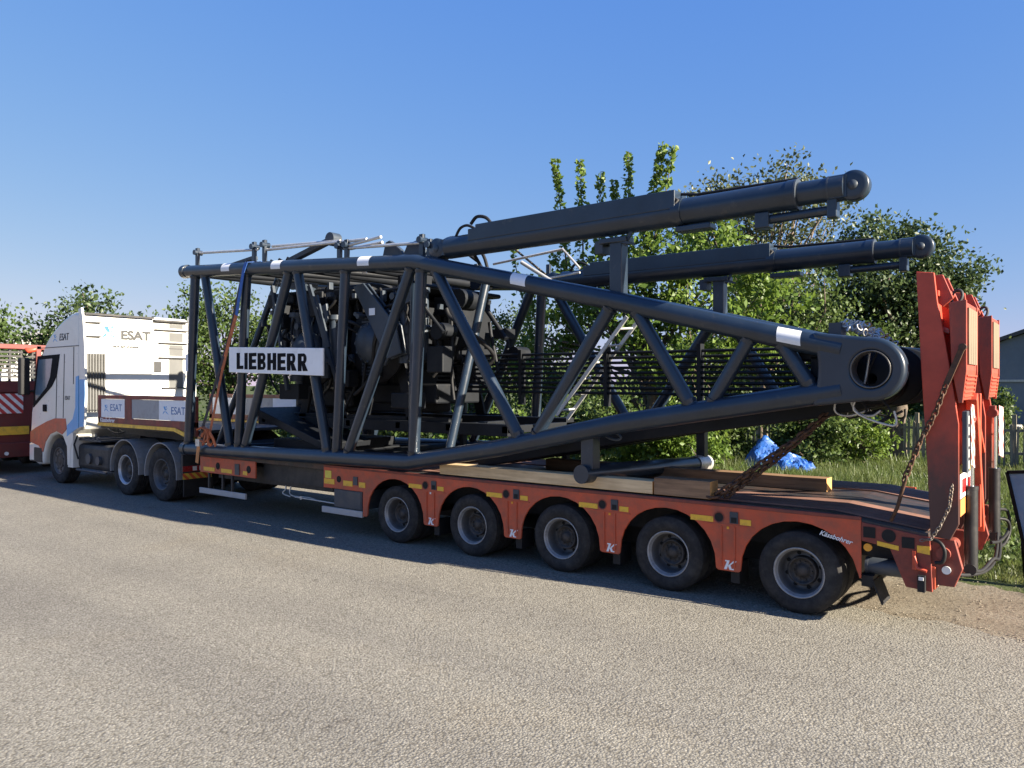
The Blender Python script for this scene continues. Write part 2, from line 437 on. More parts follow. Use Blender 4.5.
    def build(s, name, mat, parent=None, bevel=0.0, fix=True):
        vs = np.array(s.v, dtype=float)
        c = (vs.min(0) + vs.max(0)) / 2
        me = bpy.data.meshes.new(name)
        me.from_pydata([tuple(x) for x in (vs - c)], [], s.f)
        mats = mat if isinstance(mat, (list, tuple)) else [mat]
        for mm in mats: me.materials.append(mm)
        me.polygons.foreach_set('material_index', s.m)
        me.polygons.foreach_set('use_smooth', s.sm)
        if fix:
            bm = bmesh.new(); bm.from_mesh(me)
            bmesh.ops.recalc_face_normals(bm, faces=bm.faces[:])
            bm.to_mesh(me); bm.free()
        me.update()
        o = bpy.data.objects.new(name, me)
        col.objects.link(o)
        put(o, c, parent)
        if bevel:
            bv = o.modifiers.new('bevel', 'BEVEL')
            bv.width = bevel; bv.segments = 2; bv.limit_method = 'ANGLE'; bv.angle_limit = R(40)
            bv.harden_normals = False
        return o

WL = {}          # world location of every parent
def put(o, c, parent=None):
    c = Vector(c)
    o.location = c
    WL[o.name] = c.copy()
    if parent is not None:
        o.parent = parent
        o.matrix_parent_inverse = Matrix.Translation(-WL[parent.name])

def empty(name, loc):
    o = bpy.data.objects.new(name, None)
    o.empty_display_size = 0.3
    col.objects.link(o)
    put(o, loc)
    return o

def tag(o, label=None, cat=None, group=None, kind=None):
    if label: o['label'] = label
    if cat: o['category'] = cat
    if group: o['group'] = group
    if kind: o['kind'] = kind
    return o

def copy_tree(o, loc, rotz=None, parent=None):
    """copy of a thing or part with its children, moved to world location loc"""
    c = o.copy()
    col.objects.link(c)
    c.location = Vector(loc)
    if rotz is not None: c.rotation_euler.z = rotz
    if parent is not None: c.parent = parent
    for ch in list(o.children):
        d = ch.copy(); col.objects.link(d); d.parent = c; d.matrix_parent_inverse = ch.matrix_parent_inverse
        for g in list(ch.children):
            e = g.copy(); col.objects.link(e); e.parent = d; e.matrix_parent_inverse = g.matrix_parent_inverse
    return c

def lettering(name, body, size, loc, mat, parent, rot=(R(90), 0, 0), extrude=0.002, offset=0.0, shear=0.0, sx=1.0, align='LEFT'):
    cu = bpy.data.curves.new(name, 'FONT')
    cu.body = body; cu.size = size; cu.extrude = extrude; cu.offset = offset; cu.shear = shear
    cu.align_x = align
    cu.materials.append(mat)
    tmp = bpy.data.objects.new(name, cu)
    col.objects.link(tmp)
    dg = bpy.context.evaluated_depsgraph_get()
    dg.update()
    me = bpy.data.meshes.new_from_object(tmp.evaluated_get(dg))
    bpy.data.objects.remove(tmp)
    bpy.data.curves.remove(cu)
    me.name = name
    o = bpy.data.objects.new(name, me)
    col.objects.link(o)
    o.rotation_euler = rot
    o.scale = (sx, 1, 1)
    put(o, loc, parent)
    return o

def split_loose(o):
    """every separate piece of a part becomes a part of its own"""
    me = o.data
    nv = len(me.vertices)
    co = np.empty(nv * 3); me.vertices.foreach_get('co', co); co = co.reshape(-1, 3)
    key = {}
    par = list(range(nv))
    def find(i):
        while par[i] != i:
            par[i] = par[par[i]]; i = par[i]
        return i
    for i, q in enumerate(np.round(co, 5)):
        k = tuple(q)
        if k in key: par[find(i)] = find(key[k])
        else: key[k] = i
    for pl in me.polygons:
        vv = pl.vertices
        for w in vv[1:]: par[find(w)] = find(vv[0])
    roots = {}
    for pl in me.polygons: roots.setdefault(find(pl.vertices[0]), []).append(pl)
    if len(roots) < 2: return [o]
    base = WL[o.name]; out = []
    pr = o.parent; nm = o.name.split('.')[0]
    for r, pls in roots.items():
        b = MB(); mp = {}
        for pl in pls:
            f = []
            for w in pl.vertices:
                if w not in mp: mp[w] = len(b.v); b.v.append(tuple(Vector(co[w]) + base))
                f.append(mp[w])
            b.f.append(tuple(f)); b.m.append(pl.material_index); b.sm.append(pl.use_smooth)
        q = b.build(nm, list(me.materials), pr, fix=False)
        for md in o.modifiers:
            if md.type == 'BEVEL':
                bv = q.modifiers.new('bevel', 'BEVEL'); bv.width = md.width; bv.segments = md.segments; bv.limit_method = 'ANGLE'; bv.angle_limit = md.angle_limit
        out.append(q)
    bpy.data.objects.remove(o)
    return out

def lerp(path, x):
    """z of a polyline (x,z) at x"""
    for (x0, z0), (x1, z1) in zip(path[:-1], path[1:]):
        if x0 <= x <= x1:
            return z0 + (z1 - z0) * (x - x0) / (x1 - x0)
    return path[0][1] if x < path[0][0] else path[-1][1]

# ------------------------------------------------------------------ ground
def ground_material(name, kind):
    m, nt, b = newmat(name)
    tc = nt.nodes.new('ShaderNodeTexCoord')
    b.inputs['Specular IOR Level'].default_value = 0.25
    b.inputs['Roughness'].default_value = 0.9
    def N(scale, detail=5, rough=0.6):
        n = nt.nodes.new('ShaderNodeTexNoise')
        n.inputs['Scale'].default_value = scale; n.inputs['Detail'].default_value = detail; n.inputs['Roughness'].default_value = rough
        nt.links.new(tc.outputs['Object'], n.inputs['Vector'])
        return n
    def V(scale, feature='F1'):
        v = nt.nodes.new('ShaderNodeTexVoronoi')
        v.feature = feature
        v.inputs['Scale'].default_value = scale
        nt.links.new(tc.outputs['Object'], v.inputs['Vector'])
        return v
    def mul(a, bb, fac=1.0):
        mx = nt.nodes.new('ShaderNodeMix'); mx.data_type = 'RGBA'; mx.blend_type = 'MULTIPLY'
        mx.inputs['Factor'].default_value = fac
        nt.links.new(a, mx.inputs['A']); nt.links.new(bb, mx.inputs['B'])
        return mx.outputs['Result']
    if kind == 'asphalt':
        v = V(56)
        sep = nt.nodes.new('ShaderNodeSeparateColor')
        nt.links.new(v.outputs['Color'], sep.inputs[0])
        stones = ramp(nt, sep.outputs[0], [(0.0, (0.196, 0.182, 0.150)), (0.35, (0.232, 0.216, 0.180)), (0.8, (0.266, 0.249, 0.208)), (1.0, (0.335, 0.312, 0.26))])
        gaps = ramp(nt, v.outputs['Distance'], [(0.40, (1, 1, 1)), (0.80, (0.58, 0.56, 0.54))])
        c = mul(stones.outputs[0], gaps.outputs[0], 0.9)
        big = N(0.35, 6, 0.65)
        bigr = ramp(nt, big.outputs[0], [(0.32, (0.88, 0.875, 0.88)), (0.55, (1, 1, 1)), (0.75, (1.0, 0.95, 0.88))])
        c = mul(c, bigr.outputs[0], 0.9)
        # tyre-worn lanes along the road, and a few dark spots
        mp = nt.nodes.new('ShaderNodeMapping'); mp.inputs['Scale'].default_value = (0.05, 0.9, 1)
        mp.inputs['Rotation'].default_value = (0, 0, R(-7))
        nt.links.new(tc.outputs['Object'], mp.inputs[0])
        st = nt.nodes.new('ShaderNodeTexNoise'); st.inputs['Scale'].default_value = 1.0; st.inputs['Detail'].default_value = 4
        nt.links.new(mp.outputs[0], st.inputs['Vector'])
        sr = ramp(nt, st.outputs[0], [(0.36, (0.84, 0.84, 0.86)), (0.58, (1, 1, 1))])
        c = mul(c, sr.outputs[0], 0.8)
        sp = N(2.6, 3, 0.5)
        spr = ramp(nt, sp.outputs[0], [(0.23, (0.62, 0.60, 0.60)), (0.31, (1, 1, 1))])
        c = mul(c, spr.outputs[0], 0.8)
        nt.links.new(c, b.inputs['Base Color'])
        inv = nt.nodes.new('ShaderNodeMath'); inv.operation = 'SUBTRACT'; inv.inputs[0].default_value = 1.0
        nt.links.new(v.outputs['Distance'], inv.inputs[1])
        fine = N(150, 3)
        ad = nt.nodes.new('ShaderNodeMath'); ad.operation = 'MULTIPLY_ADD'; ad.inputs[1].default_value = 0.5
        nt.links.new(fine.outputs[0], ad.inputs[0]); nt.links.new(inv.outputs[0], ad.inputs[2])
        ad2 = nt.nodes.new('ShaderNodeMath'); ad2.operation = 'MULTIPLY_ADD'; ad2.inputs[1].default_value = 0.7
        nt.links.new(sep.outputs[1], ad2.inputs[0]); nt.links.new(ad.outputs[0], ad2.inputs[2])
        bp = nt.nodes.new('ShaderNodeBump'); bp.inputs['Strength'].default_value = 0.7; bp.inputs['Distance'].default_value = 0.0075
        nt.links.new(ad2.outputs[0], bp.inputs['Height'])
        nt.links.new(bp.outputs[0], b.inputs['Normal'])
    elif kind == 'dirt':
        n1 = N(1.6, 8, 0.65); n2 = N(26, 6, 0.7)
        r1 = ramp(nt, n1.outputs[0], [(0.3, (0.17, 0.142, 0.105)), (0.5, (0.225, 0.193, 0.147)), (0.72, (0.275, 0.245, 0.195))])
        r2 = ramp(nt, n2.outputs[0], [(0.3, (0.62, 0.58, 0.54)), (0.6, (1, 1, 1))])
        v = V(34)
        r3 = ramp(nt, v.outputs['Distance'], [(0.1, (1.15, 1.12, 1.08)), (0.5, (0.85, 0.85, 0.85))])
        c = mul(mul(r1.outputs[0], r2.outputs[0], 0.9), r3.outputs[0], 0.8)
        nt.links.new(c, b.inputs['Base Color'])
        bp = nt.nodes.new('ShaderNodeBump'); bp.inputs['Strength'].default_value = 0.8; bp.inputs['Distance'].default_value = 0.02
        nt.links.new(n2.outputs[0], bp.inputs['Height'])
        nt.links.new(bp.outputs[0], b.inputs['Normal'])
    else:
        n1 = N(0.5, 7, 0.7); n2 = N(9, 6, 0.7)
        r1 = ramp(nt, n1.outputs[0], [(0.3, (0.050, 0.075, 0.020)), (0.55, (0.085, 0.105, 0.032)), (0.78, (0.16, 0.14, 0.065))])
        r2 = ramp(nt, n2.outputs[0], [(0.3, (0.55, 0.55, 0.5)), (0.65, (1, 1, 1))])
        nt.links.new(mul(r1.outputs[0], r2.outputs[0], 0.9), b.inputs['Base Color'])
        bp = nt.nodes.new('ShaderNodeBump'); bp.inputs['Strength'].default_value = 0.8; bp.inputs['Distance'].default_value = 0.05
        nt.links.new(n2.outputs[0], bp.inputs['Height'])
        nt.links.new(bp.outputs[0], b.inputs['Normal'])
    return m

def wob(x, a, seed):
    return a * (0.5 * math.sin(1.7 * x + seed) + 0.3 * math.sin(4.3 * x + 2.1 * seed) + 0.25 * math.sin(9.1 * x + seed * 3.3) + 0.15 * math.sin(23 * x + seed))

def sheet(name, mat, edge, y0, z):
    """ground sheet between y0 and a wobbling far edge"""
    b = MB()
    vs = []
    for x, y in edge: vs += [(x, y0, z), (x, y, z)]
    b.add(vs, [(2 * i, 2 * i + 2, 2 * i + 3, 2 * i + 1) for i in range(len(edge) - 1)])
    o = b.build(name, mat, fix=False)
    return tag(o, kind='structure')

def road_edge(x):
    base = 3.3 if x < -6 else (3.3 + (x + 6) / 5.5 * (0.55 - 3.3) if x < -0.5 else 0.55)
    if x > 1: base -= 0.10 * (x - 1)
    return base + wob(x, 0.16, 1.0)
def verge_edge(x):
    return (2.55 if x > -5 else 4.2) + (0 if x < 1.2 else -0.25 * (x - 1.2)) + wob(x, 0.3, 2.4)
xs = [-120 + 2 * i for i in range(50)] + [-20 + 0.06 * i for i in range(500)] + [10 + 2 * i for i in range(50)]
gb = MB(); gb.add([(-1500, -1500, -0.010), (1500, -1500, -0.010), (1500, 1500, -0.010), (-1500, 1500, -0.010)], [(0, 1, 2, 3)])
tag(gb.build('ground', ground_material('meadow_ground', 'grass'), fix=False), kind='structure')
sheet('dirt_shoulder', ground_material('bare_dirt', 'dirt'), [(x, verge_edge(x)) for x in xs], -1.5, -0.005)
sheet('road', ground_material('chip_seal_asphalt', 'asphalt'), [(x, road_edge(x)) for x in xs], -60, 0.0)

# loose stones along the ragged edge of the road and on the dirt
gs = MB()
for i in range(3600):
    x = random.uniform(-3.0, 4.5)
    ye = road_edge(x)
    y = ye + random.gauss(0, 0.10) if random.random() < 0.4 else random.uniform(ye - 0.1, verge_edge(x) + 0.25)
    r = random.choice((0.004, 0.005, 0.006, 0.008, 0.011)) * random.uniform(0.7, 1.3)
    a = random.random() * 6.28
    ring = [(x + r * random.uniform(.7, 1.2) * math.cos(a + k * 1.2566), y + r * random.uniform(.7, 1.2) * math.sin(a + k * 1.2566), r * 0.25) for k in range(5)]
    gs.add(ring + [(x, y, r * random.uniform(.5, .9)), (x, y, -0.004)], [(k, (k + 1) % 5, 5) for k in range(5)] + [((k + 1) % 5, k, 6) for k in range(5)])
tag(gs.build('loose_gravel', paint('gravel', (0.25, 0.215, 0.165), 0.9, var=0.3, scale=30), fix=False), 'loose pale gravel scattered on the dirt shoulder', 'gravel', kind='stuff')

# ------------------------------------------------------------------ trailer
T = empty('lowloader_trailer', (-5, 1.3, 0))
tag(T, 'long red five axle lowloader trailer with raised ramps carrying the dark lattice jib', 'trailer')
AX = [0, -1.36, -2.72, -4.08, -5.44]
RT = 0.392
DW = 2.6

def build_wheel(name, x, y, z, R0, Rr, w, dish, mats, dual, parent, outward=-1):
    """wheel with its sidewall at y, tyre running inwards"""
    sg = -outward
    tx = MB()
    g = 0.012
    prof = [(Rr * 0.97, 0.03), (Rr * 1.02, 0.012), (Rr + (R0 - Rr) * 0.35, -0.002), (Rr + (R0 - Rr) * 0.7, -0.004), (R0 - 0.035, 0.006), (R0 - 0.014, 0.022)]
    nb = 5
    tread = []
    t0, t1 = 0.028, w - 0.028
    for k in range(nb):
        a = t0 + (t1 - t0) * k / nb; bb = t0 + (t1 - t0) * (k + 1) / nb
        tread += [(R0, a + 0.004), (R0, bb - 0.010)]
        if k < nb - 1: tread += [(R0 - g, bb - 0.007), (R0 - g, bb + 0.001)]
    prof = prof + tread + [(R0 - 0.014, w - 0.022), (R0 - 0.035, w - 0.006), (Rr + (R0 - Rr) * 0.4, w), (Rr, w - 0.02)]
    tx.lathe([(r, sg * q) for r, q in prof], (x, y, z), 56, 0)
    rb = MB()
    # flange, deep well, disc with hand holes
    rp = [(Rr * 1.035, 0.020), (Rr * 1.045, 0.008), (Rr * 1.01, 0.004), (Rr * 0.965, 0.016), (Rr * 0.95, 0.035), (Rr * 0.90, 0.045), (Rr * 0.86, dish * 0.55), (Rr * 0.845, dish * 0.8), (Rr * 0.78, dish), (Rr * 0.60, dish * 0.93), (Rr * 0.55, dish * 0.90), (Rr * 0.30, dish * 0.88)]
    rb.lathe([(r, sg * q) for r, q in rp], (x, y, z), 48, 0, mis=[0] * 5 + [2] * (len(rp) - 6))
    for k in range(8):
        a = 2 * math.pi * (k + 0.35) / 8
        cx, cz = x + Rr * 0.715 * math.cos(a), z + Rr * 0.715 * math.sin(a)
        rb.disc((cx, y + sg * (dish * 0.955 - 0.006), cz), Rr * 0.085, 14, 1)
    wheel = rb.build(name, [mats[0], M['hole'], M['rim_well_shade'] if dual else mats[0]], parent)
    tx.build('tyre', M['tyre'], wheel)
    if dual:
        t2 = MB()
        t2.lathe([(r, sg * (q + w + 0.03)) for r, q in prof], (x, y, z), 40, 0)
        t2.build('tyre', M['tyre'], wheel)
    hb = MB()
    hr = Rr * 0.60
    hb.lathe([(hr * 1.02, sg * dish * 0.95), (hr, sg * dish * 0.62), (hr * 0.95, sg * dish * 0.57), (hr * 0.84, sg * dish * 0.60), (hr * 0.80, sg * dish * 0.74), (hr * 0.45, sg * dish * 0.72), (hr * 0.40, sg * dish * 0.58), (hr * 0.12, sg * dish * 0.56), (0.001, sg * dish * 0.56)], (x, y, z), 32, 0)
    for k in range(10):
        a = 2 * math.pi * k / 10
        cx, cz = x + hr * 0.62 * math.cos(a), z + hr * 0.62 * math.sin(a)
        hb.pipe([(cx, y + sg * dish * 0.76, cz), (cx, y + sg * dish * 0.66, cz)], Rr * 0.04, 6, 0)
    hb.build('hub', mats[1], wheel)
    return wheel

w0 = build_wheel('wheel', 0, 0.03, RT, RT, 0.232, 0.235, 0.185, (M['rim'], M['hub']), True, T)
loc0 = w0.location.copy()
for i, ax in enumerate(AX):
    if i:
        c = copy_tree(w0, (loc0.x + ax, loc0.y, loc0.z))
        c.rotation_euler.y = 0.7 * i
        for ch in c.children:
            pass
    c = copy_tree(w0, (loc0.x + ax, DW - loc0.y, loc0.z), math.pi)

# chassis beams and axles
b = MB()
b.box(-10.2, 0.5, 0.72, 0.86, 0.50, 0.90); b.box(-10.2, 0.5, 1.74, 1.88, 0.50, 0.90)
for x in [-10.2 + 0.68 * k for k in range(16)]: b.box(x, x + 0.06, 0.86, 1.74, 0.62, 0.84)
b.box(-10.3, -6.9, 0.35, 2.25, 0.52, 0.80); b.box(-6.9, 0.3, 1.15, 1.45, 0.22, 0.88)
for ax in AX:
    b.pipe([(ax, 0.3, RT), (ax, 2.3, RT)], 0.07, 10)
    b.obox((ax + 0.05, 0.95, 0.42), (ax + 0.5, 0.95, 0.62), 0.1, 0.08)
    b.obox((ax + 0.05, 1.65, 0.42), (ax + 0.5, 1.65, 0.62), 0.1, 0.08)
    b.pipe([(ax - 0.05, 0.9, 0.45), (ax - 0.05, 0.9, 0.75)], 0.10, 12)
    b.pipe([(ax - 0.05, 1.7, 0.45), (ax - 0.05, 1.7, 0.75)], 0.10, 12)
b.build('chassis', M['chassis'], T)
# deck plate with beaver tail
b = MB()
b.prism([(-10.35, 0.915), (-10.35, 1.0), (0.30, 1.0), (1.10, 0.895), (1.10, 0.80), (0.30, 0.915)], 0.012, DW - 0.012)
deck = b.build('deck', M['deck_steel'], T, bevel=0.006)
b = MB()
for (ya, yb) in ((0.16, 0.37), (0.385, 0.60), (0.615, 0.83), (1.77, 1.985), (2.0, 2.215), (2.23, 2.44)):
    b.prism([(-10.3, 1.001), (-10.3, 1.016), (0.30, 1.016), (1.08, 0.913), (1.08, 0.899), (0.30, 1.001)], ya, yb)
b.build('deck_board', M['plank'], T)

# side skirts with wheel arches, near and far
def arch(cx, n=14):
    return [(cx + 0.552 * math.cos(t), 0.335 + 0.552 * math.sin(t) ** 0.9) for t in [math.pi * k / n for k in range(n + 1)]]
def skirt(y0, y1, name='side_skirt'):
    pl = [(0.565, 0.985), (0.565, 0.44), (0.552, 0.43)]
    for ax in AX:
        a = arch(ax)
        if ax == 0: a = [p for p in a if not (p[0] > 0.44 and p[1] < 0.43)]
        pl += a
        nxt = ax - 1.36
        if ax != AX[-1]:
            pl += [(ax - 0.575, 0.318), (nxt + 0.575, 0.318)]
    pl += [(-6.02, 0.305), (-6.085, 0.305), (-6.085, 0.655), (-6.95, 0.655), (-6.95, 0.985)]
    bb = MB(); bb.prism(pl, y0, y1)
    return bb.build(name, M['red'], T, bevel=0.006)
skirt(-0.004, 0.024)
skirt(DW - 0.024, DW + 0.004)
b = MB(); b.box(-6.945, 0.56, -0.012, 0.02, 0.958, 0.993)
b.build('edge_rail', M['red_dirty'], T, bevel=0.004)
b = MB()
for i in range(5):
    cx = AX[i] - 0.68 if i < 4 else -6.52
    if i < 4:
        b.box(cx - 0.26, cx + 0.26, -0.010, -0.004, 0.772, 0.784)
        b.box(cx - 0.075, cx - 0.062, -0.016, -0.004, 0.36, 0.765); b.box(cx + 0.062, cx + 0.075, -0.016, -0.004, 0.36, 0.765)
b.build('skirt_rib', M['red'], T)
for i in range(4):                                   # strips, holes, stake pockets and badges of each bay
    cx = AX[i] - 0.68
    for xa, xb in ((cx - 0.40, cx - 0.155), (cx + 0.125, cx + 0.235)):
        bb = MB(); bb.box(xa, xb, -0.0095, -0.0045, 0.795, 0.850); bb.build('reflective_strip', M['yellow'], T)
    bb = MB(); bb.lathe([(0.058, -0.008), (0.047, -0.009), (0.045, 0.0)], (cx - 0.095, 0, 0.85), 20, 0); bb.disc((cx - 0.095, -0.0062, 0.85), 0.046, 20, 1)
    bb.build('lashing_hole', [M['red_dirty'], M['hole']], T)
    bb = MB(); bb.box(cx + 0.02, cx + 0.105, -0.016, -0.003, 0.80, 0.915); bb.box(cx + 0.035, cx + 0.092, -0.0185, -0.015, 0.808, 0.862, 1)
    bb.build('stake_pocket', [M['jib_grey'], M['hole']], T)
    bb = MB(); bb.box(cx - 0.012, cx + 0.012, -0.010, -0.004, 0.74, 0.765); bb.build('marker_light', M['lamp_amber'] if i != 3 else M['lamp_white'], T)
    k0 = cx - 0.055; z0 = 0.335                      # slanted letter K badge
    bb = MB()
    def sh(pts): return [(k0 + x * 0.115 + zz * 0.025, z0 + zz * 0.092) for x, zz in pts]
    bb.prism(sh([(0.12, 0), (0.36, 0), (0.42, 1), (0.0, 1), (0.04, .86), (0.2, .86)]), -0.0085, -0.004)
    bb.prism(sh([(0.39, 0.42), (0.75, 1.0), (1.05, 1.0), (0.98, .86), (0.86, .86), (0.60, 0.5), (0.78, .12), (0.95, .15), (1.0, 0), (0.62, 0)]), -0.0085, -0.004)
    bb.build('badge', M['label'], T)
    bb = MB(); bb.box(cx + 0.0, cx + 0.09, 0.07, 0.32, 0.19, 0.40)
    bb.build('mudflap', M['rubber'], T)
# front bay: yellow label, strips, hole, pocket, toolbox and white side guards
for xa, xb in ((-6.93, -6.70), (-6.50, -6.30), (-6.16, -6.03)):
    bb = MB(); bb.box(xa, xb, -0.0095, -0.0045, 0.715, 0.79); bb.build('reflective_strip', M['yellow'], T)
bb = MB(); bb.box(-6.91, -6.77, -0.0095, -0.0045, 0.80, 0.91); bb.build('safety_label', M['sticker_y'], T)
bb = MB(); bb.disc((-6.60, -0.007, 0.80), 0.05, 20, 0); bb.build('lashing_hole', M['hole'], T)
bb = MB(); bb.box(-6.28, -6.19, -0.016, -0.003, 0.74, 0.86); bb.build('stake_pocket', M['tool'], T)
bb = MB(); bb.box(-6.72, -6.11, 0.005, 0.55, 0.385, 0.65); bb.box(-6.70, -6.13, -0.004, 0.004, 0.395, 0.64); bb.build('toolbox', M['tool'], T, bevel=0.008)
bb = MB(); bb.box(-6.98, -6.09, -0.015, 0.02, 0.285, 0.375); bb.build('side_guard', M['white_guard'], T, bevel=0.005)
bb = MB(); bb.box(-10.32, -8.94, -0.015, 0.02, 0.29, 0.385); bb.build('side_guard', M['white_guard'], T, bevel=0.005)
bb = MB()
for x in (-10.05, -9.35): bb.box(x - 0.02, x + 0.02, 0.0, 0.03, 0.38, 0.66)
bb.box(-9.7, -9.66, 0.03, 0.06, 0.38, 0.66)
bb.build('guard_bracket', M['chassis'], T)
bb = MB(); bb.box(-10.32, -8.68, 0.0, 0.03, 0.655, 0.93); bb.build('front_side_rail', M['red'], T, bevel=0.006)
for xa, xb in ((-10.2, -9.86), (-9.66, -9.34), (-9.02, -8.9)):
    bb = MB(); bb.box(xa, xb, -0.006, 0.0, 0.69, 0.755); bb.build('reflective_strip', M['yellow'], T)
for x in (-9.76, -8.86):
    bb = MB(); bb.disc((x, -0.004, 0.79), 0.062, 18, 0); bb.build('lashing_hole', M['hole'], T)
bb = MB(); bb.box(-9.24, -9.12, -0.016, 0.0, 0.68, 0.86); bb.build('stake_pocket', M['tool'], T)
bb = MB(); bb.box(-8.68, -6.95, 0.16, 0.22, 0.62, 0.93); bb.box(-8.6, -7.0, 0.22, 0.5, 0.56, 0.62); bb.build('inner_rail', M['chassis'], T)
bb = MB()
for pts in ([(-8.3, .3, .62), (-8.25, .28, .5), (-8.3, .26, .42), (-8.1, .26, .38)], [(-8.1, .3, .6), (-8.15, .28, .45), (-8.0, .25, .40), (-7.7, .3, .40), (-7.4, .3, .36)]): bb.pipe(pts, 0.012, 8)
bb.build('air_line', M['galv'], T)
bb = MB(); bb.disc((-7.75, 0.19, 0.40), 0.03, 12); bb.pipe([(-7.9, .2, .40), (-6.72, .2, .385)], 0.012, 8); bb.build('coupling', M['alu'], T)
# white maker lettering at the last arch
lettering('maker_lettering', 'Kässbohrer', 0.062, (0.20, -0.0075, 0.79), M['label'], T, rot=(R(90), R(12), 0), shear=0.3, offset=0.001)

# beaver tail side, boxes and tail gear
for y0, y1, nm in ((0.0, 0.03, 'tail_side_plate'), (DW - 0.03, DW, 'tail_side_plate')):
    bb = MB(); bb.prism([(0.565, 0.945), (1.12, 0.870), (1.14, 0.40), (0.93, 0.415), (0.80, 0.74), (0.565, 0.775)], y0, y1)
    bb.build(nm, M['tail_grime'], T, bevel=0.006)
bb = MB()
for x0, x1, z0 in ((0.585, 0.685, 0.81), (0.90, 1.0, 0.755)): bb.box(x0, x1, -0.006, 0.0, z0, z0 + 0.095)
bb.disc((0.795, -0.005, 0.845), 0.058, 20); bb.build('lashing_hole', M['hole'], T)
bb = MB(); bb.prism([(0.70, 0.79), (0.875, 0.765), (0.875, 0.725), (0.70, 0.75)], -0.005, 0.0); bb.build('reflective_strip', M['yellow'], T)
bb = MB(); bb.prism([(1.02, 0.79), (1.12, 0.79), (1.12, 0.72), (1.02, 0.73)], -0.005, 0.0); bb.build('reflective_strip', M['yellow'], T)
bb = MB(); bb.pipe([(0.62, 0.03, 0.72), (0.62, 0.0, 0.72)], 0.035, 14); bb.build('marker_light', M['lamp_amber'], T)
bb = MB(); bb.pipe([(0.58, 0.16, 0.53), (0.95, 0.16, 0.53)], 0.075, 18); bb.pipe([(0.575, 0.16, 0.53), (0.60, 0.16, 0.53)], 0.080, 18); bb.build('air_tank', M['tool'], T)
bb = MB(); bb.obox((0.66, 0.16, 0.42), (0.74, 0.16, 0.22), 0.30, 0.015, 0, (1, 0, 0)); bb.box(0.56, 0.66, 0.03, 0.5, 0.36, 0.46); bb.build('mudflap', M['rubber'], T)
bb = MB(); bb.box(0.56, 1.1, 0.30, 2.3, 0.50, 0.82); bb.build('tail_frame', M['chassis'], T)
bb = MB(); bb.box(1.06, 1.16, 0.02, 2.58, 0.42, 0.62); bb.build('tail_bumper', M['red'], T, bevel=0.008)
bb = MB(); bb.box(1.161, 1.166, 0.06, 0.62, 0.44, 0.60); bb.build('hazard_plate', M['hazard'], T)
bb = MB(); bb.box(1.161, 1.166, 1.98, 2.54, 0.44, 0.60); bb.build('hazard_plate', M['hazard'], T)
bb = MB(); bb.box(1.03, 1.09, -0.055, -0.004, 0.40, 0.54); bb.box(1.04, 1.08, -0.058, -0.052, 0.50, 0.53, 1); bb.build('tail_light', [M['rubber'], M['lamp_white']], T, bevel=0.006)
bb = MB(); bb.pipe([(1.0, -0.02, 0.70), (1.02, -0.03, 0.60), (1.1, -0.03, 0.58)], 0.014, 8); bb.box(0.985, 1.01, -0.02, 0.0, 0.58, 0.74); bb.build('hinge_bracket', M['red_bright'], T)
bb = MB(); bb.pipe([(1.24, 0.02, 0.60), (1.24, 0.12, 0.60)], 0.035, 14); bb.build('connector', M['lamp_white'], T)

